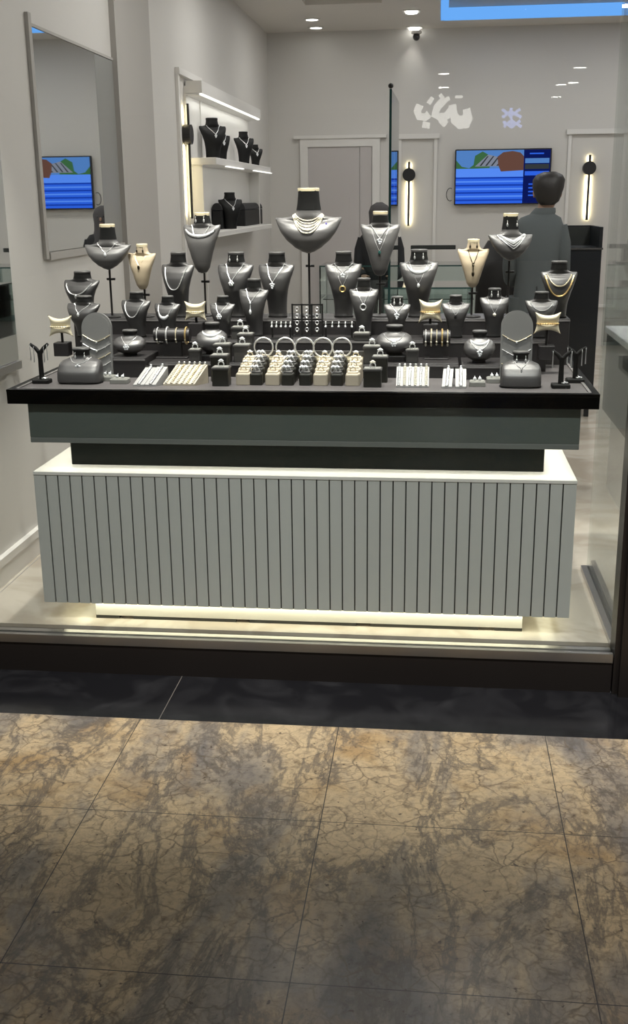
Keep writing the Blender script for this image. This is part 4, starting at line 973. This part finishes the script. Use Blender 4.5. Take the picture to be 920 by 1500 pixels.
for x, y in ((-w+.02, .02), (w-.05, .02), (-w+.02, .45), (w-.05, .45)): MB().box(x, x+.03, y, y+.03, 0, .08).build('leg', CABM, o)
# chair
Yh = 7.75; A = onY(738, 352, Yh); o = thing('office_chair', (A.x, Yh, ZF), 'black high-backed chair left of the suited man', 'chair', rz=.2)
hb = A.z-ZF; rings = []
for t in [i/10 for i in range(11)]:
    z = .45+(hb-.45)*t; ww = .20*(1-.35*max(0, t-.55)/.45*max(0, t-.55)/.45) if t < .98 else .11; rings.append([(ww*math.copysign(abs(math.cos(a_))**.5, math.cos(a_)), .035*math.copysign(abs(math.sin(a_))**.6, math.sin(a_))-.05*math.sin(t*PI), z) for a_ in [2*PI*k/24 for k in range(24)]])
MB().loft(rings).build('backrest', CHAIRM, o, True)
MB().bbox(-.23, .23, .03, .48, .42, .50, .03).build('seat', CHAIRM, o, True); MB().tube([(0, .25, .08), (0, .25, .42)], .025, 10).build('column', BLACKMETAL, o, True)
for i in range(5):
    a_ = 2*PI*i/5; l_ = MB(); l_.tube([(0, .25, .09), (.28*math.cos(a_), .25+.28*math.sin(a_), .05)], .018, 8); l_.ball((.28*math.cos(a_), .25+.28*math.sin(a_), .025), .025, 10, 6); l_.build('leg', BLACKMETAL, o, True)
# desk
o = thing('reception_desk', (1.08, 5.2, ZF), 'dark desk with white top seen through the side glass at right', 'desk')
zt_ = .935-ZF; MB().bbox(-.25, .45, -.55, .30, zt_-.03, zt_, .004).build('top', WHITETOP, o); MB().box(-.24, .44, -.54, .29, .40, zt_-.031).build('front_panel', DARKSIDE, o); MB().box(-.2, .4, -.5, .25, 0, .399).build('plinth', TRIM, o)

# ------------------------------------------------------------------ people
def skin_body(name, verts, edges, radii, mt, parent, sub=2):
    me = bpy.data.meshes.new(name); me.from_pydata(verts, edges, []); o = bpy.data.objects.new(name, me); col.objects.link(o)
    md = o.modifiers.new('skin', 'SKIN'); md.use_smooth_shade = True
    for v, r in zip(me.skin_vertices[0].data, radii): v.radius = r if isinstance(r, tuple) else (r, r)
    me.skin_vertices[0].data[0].use_root = True
    s = o.modifiers.new('sub', 'SUBSURF'); s.levels = sub; s.render_levels = sub
    dg = bpy.context.evaluated_depsgraph_get(); dg.update(); nm = bpy.data.meshes.new_from_object(o.evaluated_get(dg)); bpy.data.objects.remove(o)
    nm.materials.clear(); nm.materials.append(mt)
    for p_ in nm.polygons: p_.use_smooth = True
    n = bpy.data.objects.new(name, nm); col.objects.link(n); n.parent = parent; return n
def ell(rows, n=28, e=.9):
    return [[(cx_+a_*math.copysign(abs(math.cos(2*PI*k/n))**e, math.cos(2*PI*k/n)), cy_+d_*math.copysign(abs(math.sin(2*PI*k/n))**e, math.sin(2*PI*k/n)), z) for k in range(n)] for z, a_, d_, cx_, cy_ in rows]
def person(px, pyt, Y, label, scale_w, scarf=False, rz=0, lean=0):
    before = set(bpy.data.objects)
    T = onY(px, pyt, Y); Ht = T.z-ZF; s = Ht/1.75
    o = thing('person', (T.x, Y, ZF), label, 'person', None, rz)
    # local: back of the person towards -y unless rotated (faces +y)
    V = [(0,0,.95),(0,-.01,1.15),(0,-.01,1.36),(0,.0,1.47),(0,.015,1.53),(0,.02,1.60),(0,.025,1.68)]
    E = [(0,1),(1,2),(2,3),(3,4),(4,5),(5,6)]; Rr = [(.15*scale_w*.9,.10),(.14*scale_w*.9,.10),(.15*scale_w*.9,.10),(.06,.06),(.056,.056),(.075,.09),(.068,.08)]
    for sd in (-1, 1):
        b = len(V); V += [(sd*.145,-.01,1.385),(sd*.22,.0,1.12),(sd*.18,.20,1.02),(sd*.15,.27,1.02)]; Rr += [.045,.042,.034,.03]; E += [(2,b),(b,b+1),(b+1,b+2),(b+2,b+3)]
        for i in range(4):
            q = len(V); V += [(sd*(.125+.018*i),.32,1.015),(sd*(.127+.018*i),.355-.006*abs(i-1.5),1.0)]; Rr += [.010,.008]; E += [(b+3,q),(q,q+1)]
        q = len(V); V += [(sd*.115,.28,1.03),(sd*.095,.31,1.03)]; Rr += [.011,.009]; E += [(b+3,q),(q,q+1)]
        b = len(V); V += [(sd*.095,0,.90),(sd*.10,.01,.50),(sd*.10,-.02,.09),(sd*.11,.10,.035)]; Rr += [.085,.058,.04,.035]; E += [(0,b),(b,b+1),(b+1,b+2),(b+2,b+3)]
    V = [(x*s*(scale_w if abs(x) > .05 and z > .9 else 1), y*s, z*s) for x, y, z in V]; Rr = [tuple(q*s for q in r) if isinstance(r, tuple) else r*s for r in Rr]
    skin_body('body', V, E, Rr, SKIN, o)
    # face, ears
    hz = 1.635*s
    k = MB(); k.ball((0, .112*s, hz-.02*s), .016*s, 8, 6, (.8, 1, 1.3)); k.build('nose', SKIN, o, True)
    for sd in (-1, 1):
        MB().ball((sd*.034*s, .100*s, hz+.01*s), .012*s, 8, 6).build('eye', ONYX, o, True)
        if not scarf: MB().ball((sd*.088*s, .02*s, hz-.02*s), .027*s, 8, 6, (.4, .8, 1.2)).build('ear', SKIN, o, True)
    MB().ball((0, .098*s, hz-.06*s), .018*s, 8, 4, (1.3, .5, .35)).build('mouth', mat('lips', (.30, .13, .11), .5) if 'lips' not in bpy.data.materials else bpy.data.materials['lips'], o, True)
    sw = scale_w*s
    if not scarf:
        MB().loft(ell([(1.535*s,.045*s,.03*s,0,-.035*s),(1.56*s,.075*s,.055*s,0,-.03*s),(1.60*s,.090*s,.080*s,0,-.018*s),(1.65*s,.106*s,.104*s,0,0),(1.70*s,.108*s,.108*s,.004*s,.008*s),(1.732*s,.088*s,.088*s,.006*s,.01*s),(1.752*s,.04*s,.045*s,.008*s,.01*s)])).build('hair', HAIR, o, True)
        jk, tr_ = SUIT, SUIT
    else:
        MB().loft(ell([(1.36*s,.17*s,.12*s,0,0),(1.42*s,.13*s,.11*s,0,0),(1.50*s,.105*s,.10*s,0,.005*s),(1.58*s,.105*s,.105*s,0,-.005*s),(1.66*s,.112*s,.118*s,0,-.005*s),(1.72*s,.088*s,.098*s,0,.0),(1.755*s,.03*s,.04*s,0,0)])).build('headscarf', SCARF, o, True)
        jk, tr_ = BLACKCLOTH, BLACKCLOTH
    k = MB(); k.loft(ell([(.78*s,.205*sw,.135*s,0,0),(.90*s,.205*sw,.135*s,0,0),(1.05*s,.190*sw,.125*s,0,0),(1.20*s,.205*sw,.130*s,0,-.01*s),(1.33*s,.225*sw,.128*s,0,-.015*s),(1.40*s,.230*sw,.112*s,0,-.012*s),(1.452*s,.185*sw,.09*s,0,-.008*s),(1.475*s,.085*s,.07*s,0,-.004*s),(1.51*s,.066*s,.066*s,0,0)], 32, .8))
    jko = k.build('jacket', jk, o, True)
    for sd in (-1, 1):
        MB().tube([(sd*.18*sw, -.012*s, 1.395*s), (sd*.212*sw, -.01*s, 1.28*s), (sd*.226*sw, .0, 1.11*s), (sd*.21*sw, .10*s, 1.04*s), (sd*.18*sw, .20*s, 1.02*s), (sd*.155*sw, .25*s, 1.02*s)], [.064*s,.070*s,.066*s,.062*s,.052*s,.044*s], 14).build('sleeve', jk, jko, True)
    if not scarf:
        MB().loft(ell([(1.465*s,.088*s,.072*s,0,-.004*s),(1.49*s,.082*s,.075*s,0,-.003*s),(1.515*s,.068*s,.068*s,0,0),(1.517*s,.06*s,.06*s,0,0)])).build('collar', jk, jko, True)
        MB().box(-.0015, .0015, -.139*s, -.12*s, .78*s, 1.0*s).build('vent_seam', BLACKCLOTH, jko)
    k = MB()
    for sd in (-1, 1): k.tube([(sd*.10*s, 0, .92*s), (sd*.105*s, .01*s, .5*s), (sd*.105*s, -.01*s, .07*s)], [.105*s,.085*s,.065*s], 14)
    k.build('trousers' if not scarf else 'skirt', tr_, o, True)
    for sd in (-1, 1): MB().ball((sd*.105*s, .04*s, .035*s), .05*s, 12, 6, (.95, 2.4, .75)).build('shoe', BLACKMETAL, o, True)
    if lean:
        for q in set(bpy.data.objects)-before:
            if q.type == 'MESH':
                for v in q.data.vertices: v.co.x -= lean*max(0, min(1, (1.54*s-v.co.z)/(.12*s)))
    return o
person(804, 252, 7.0, 'man with black hair in grey suit standing with his back turned near the television', .74, lean=.05)
person(556, 297, 9.2, 'woman in grey headscarf and black clothes half hidden behind a pole bust', .90, True, PI)

# ------------------------------------------------------------------ mall behind the viewer (seen as reflections in the shop glass)
ZM = 3.7
struct(MB().box(-9, 9, -24, 3.25, ZM, ZM+.1).build('ceiling_mall', mat('mall_ceiling', (.30, .30, .30), .8)))
struct(MB().box(-9, 9, -22.1, -22, 0, ZM).build('wall_mall', mat('mall_wall', (.05, .05, .055), .6)))
struct(MB().box(-9, 9, 3.25, 3.36, ZC+.001, ZM+.1).build('wall_fascia', DKBRONZE))
struct(MB().box(-9.1, -9, -24, 3.3, 0, ZM).build('wall_mall_left', mat('mall_side', (.10, .10, .10), .6))); struct(MB().box(9, 9.1, -24, 3.3, 0, ZM).build('wall_mall_right', bpy.data.materials['mall_side']))
def refl(px, py, z=None, Yr=None):                  # where a thing stands whose mirror image in the shop glass falls there
    if z is not None: v = onZ(px, py, z)
    else: v = onY(px, py, 2*YG-Yr)
    return Vector((v.x, 2*YG-v.y, v.z))
mp_ = None
for i, (px, py, lab) in enumerate(((650, 107, 'farther one of two mall ceiling lights reflected above the white lettering'), (650, 127, 'nearer one of two mall ceiling lights reflected above the white lettering'), (850, 98, 'mall ceiling light reflected highest at right'), (822, 123, 'mall ceiling light reflected left in the right cluster'), (839, 120, 'mall ceiling light reflected in the middle of the right cluster'), (815, 141, 'mall ceiling light reflected lowest at right'))):
    v = refl(px, py, z=ZM)
    if mp_ is None:
        mp_ = thing('mall_downlight', (v.x, v.y, ZM), lab, 'downlight', 'mall ceiling lights reflected in the glass')
        MB().lathe([(.14, 0), (.14, -.012), (.11, -.014)]).build('ring', TRIM, mp_); MB().lathe([(.105, -.0145), (.105, -.017)]).build('diffuser', MALLD, mp_)
    else: dup(mp_, (v.x, v.y, ZM), lab)
Ys = -12.9
def sgn(px, py): return refl(px, py, Yr=Ys)
so = thing('shop_sign', sgn(650, 165), 'white letters of a shop sign across the mall, reflected in the glass', 'sign'); so0 = so.location
A = sgn(588, 196); B = sgn(706, 136); MB().box(min(A.x, B.x)-so0.x, max(A.x, B.x)-so0.x, -.30, -.12, A.z-so0.z, B.z-so0.z).build('sign_board', mat('sign_board_grey', (.06, .06, .06), .6), so)
def stroke(pts, r):
    P = [sgn(540+x/4.18, 100+y/4.18)-so0 for x, y in pts]; k = MB(); k.tube(P, r, 8); k.build('letter', SIGNW, so, True)
stroke([(512,225),(520,280),(525,320),(560,350),(600,345),(615,310),(598,250)], .065); stroke([(553,168),(553,182)], .065)
stroke([(530,300),(560,318),(600,300)], .07)
stroke([(455,200),(420,240),(405,285),(440,300),(480,290),(510,250)], .065); stroke([(468,185),(480,205)], .07); stroke([(440,310),(475,345)], .06); stroke([(440,180),(455,165)], .05)
stroke([(315,225),(298,260),(310,295),(345,300),(370,280)], .065); stroke([(330,345),(375,350)], .05); stroke([(370,190),(390,205)], .06)
bo_ = thing('shop_sign', sgn(749, 172), 'small blue glyph sign across the mall, reflected in the glass', 'sign')
for pts in ([(736,160),(748,170),(762,160)], [(736,172),(748,163),(764,172)], [(738,186),(748,176),(764,186)], [(737,178),(750,186),(762,177)], [(749,158),(749,188)]):
    MB().tube([sgn(*q)-bo_.location for q in pts], .028, 6).build('glyph', SIGNB, bo_, True)

# ------------------------------------------------------------------ lights
WN = (1, .965, .935)
for x, y, pw in ((-.8, 5.5, 9), (.2, 5.4, 11), (-.9, 7.6, 9.5), (.25, 7.9, 9), (1.7, 7.9, 9), (-.8, 9.7, 8), (.6, 9.9, 5.5), (1.8, 9.9, 9), (1.5, 3.9, 36), (1.7, 5.6, 22), (-1.25, 3.7, 2.5)):  # last three are fill, added to brighten the side bay and left floor
    area('store_downlight_and_fill', (x, y, ZC-.02), .3, pw, WN, (0, 0, 0), shape='DISK')
for q in sq: spot('square_spot', (q.location.x, q.location.y, ZC-.03), (q.location.x, q.location.y+.4, 0), 22, (1, .97, .92), 70, .8)
# spotlights over the display
for x in (-1.25, -.85, -.45, -.05, .35):
    spot('display_spot', (x, 3.55, ZC-.03), (x, 3.98, 1.15), 150, (1, .95, .86), 44, .7, .035)
# unseen fill spots, added to brighten the shop front and fade the floor
for x, pw in ((-2.2, 130), (-1.3, 380), (-.45, 370), (.4, 370), (1.3, 380)):
    spot('front_fill_spot', (x, 1.75, ZM-.03), (x, 3.45, .45), pw, (1, .975, .945), 46, 1.0, .12)
for x, y, pw in ((-1.5, -1.5, 10), (1.5, -1.5, 10), (-2.5, -5, 16), (2.5, -5, 16)):  # unseen area lights added as ambient fill on the mall side
    area('mall_fill', (x, y, ZM-.03), .5, pw, (1, .97, .93), (0, 0, 0), shape='DISK')
wd = bpy.data.worlds.new('world'); scn.world = wd; wd.use_nodes = True
wd.node_tree.nodes['Background'].inputs[0].default_value = (.5, .5, .52, 1); wd.node_tree.nodes['Background'].inputs[1].default_value = .1
vs = scn.view_settings; vs.view_transform = 'Standard'; vs.look = 'None'; vs.exposure = 0; vs.gamma = 1; vs.use_curve_mapping = False
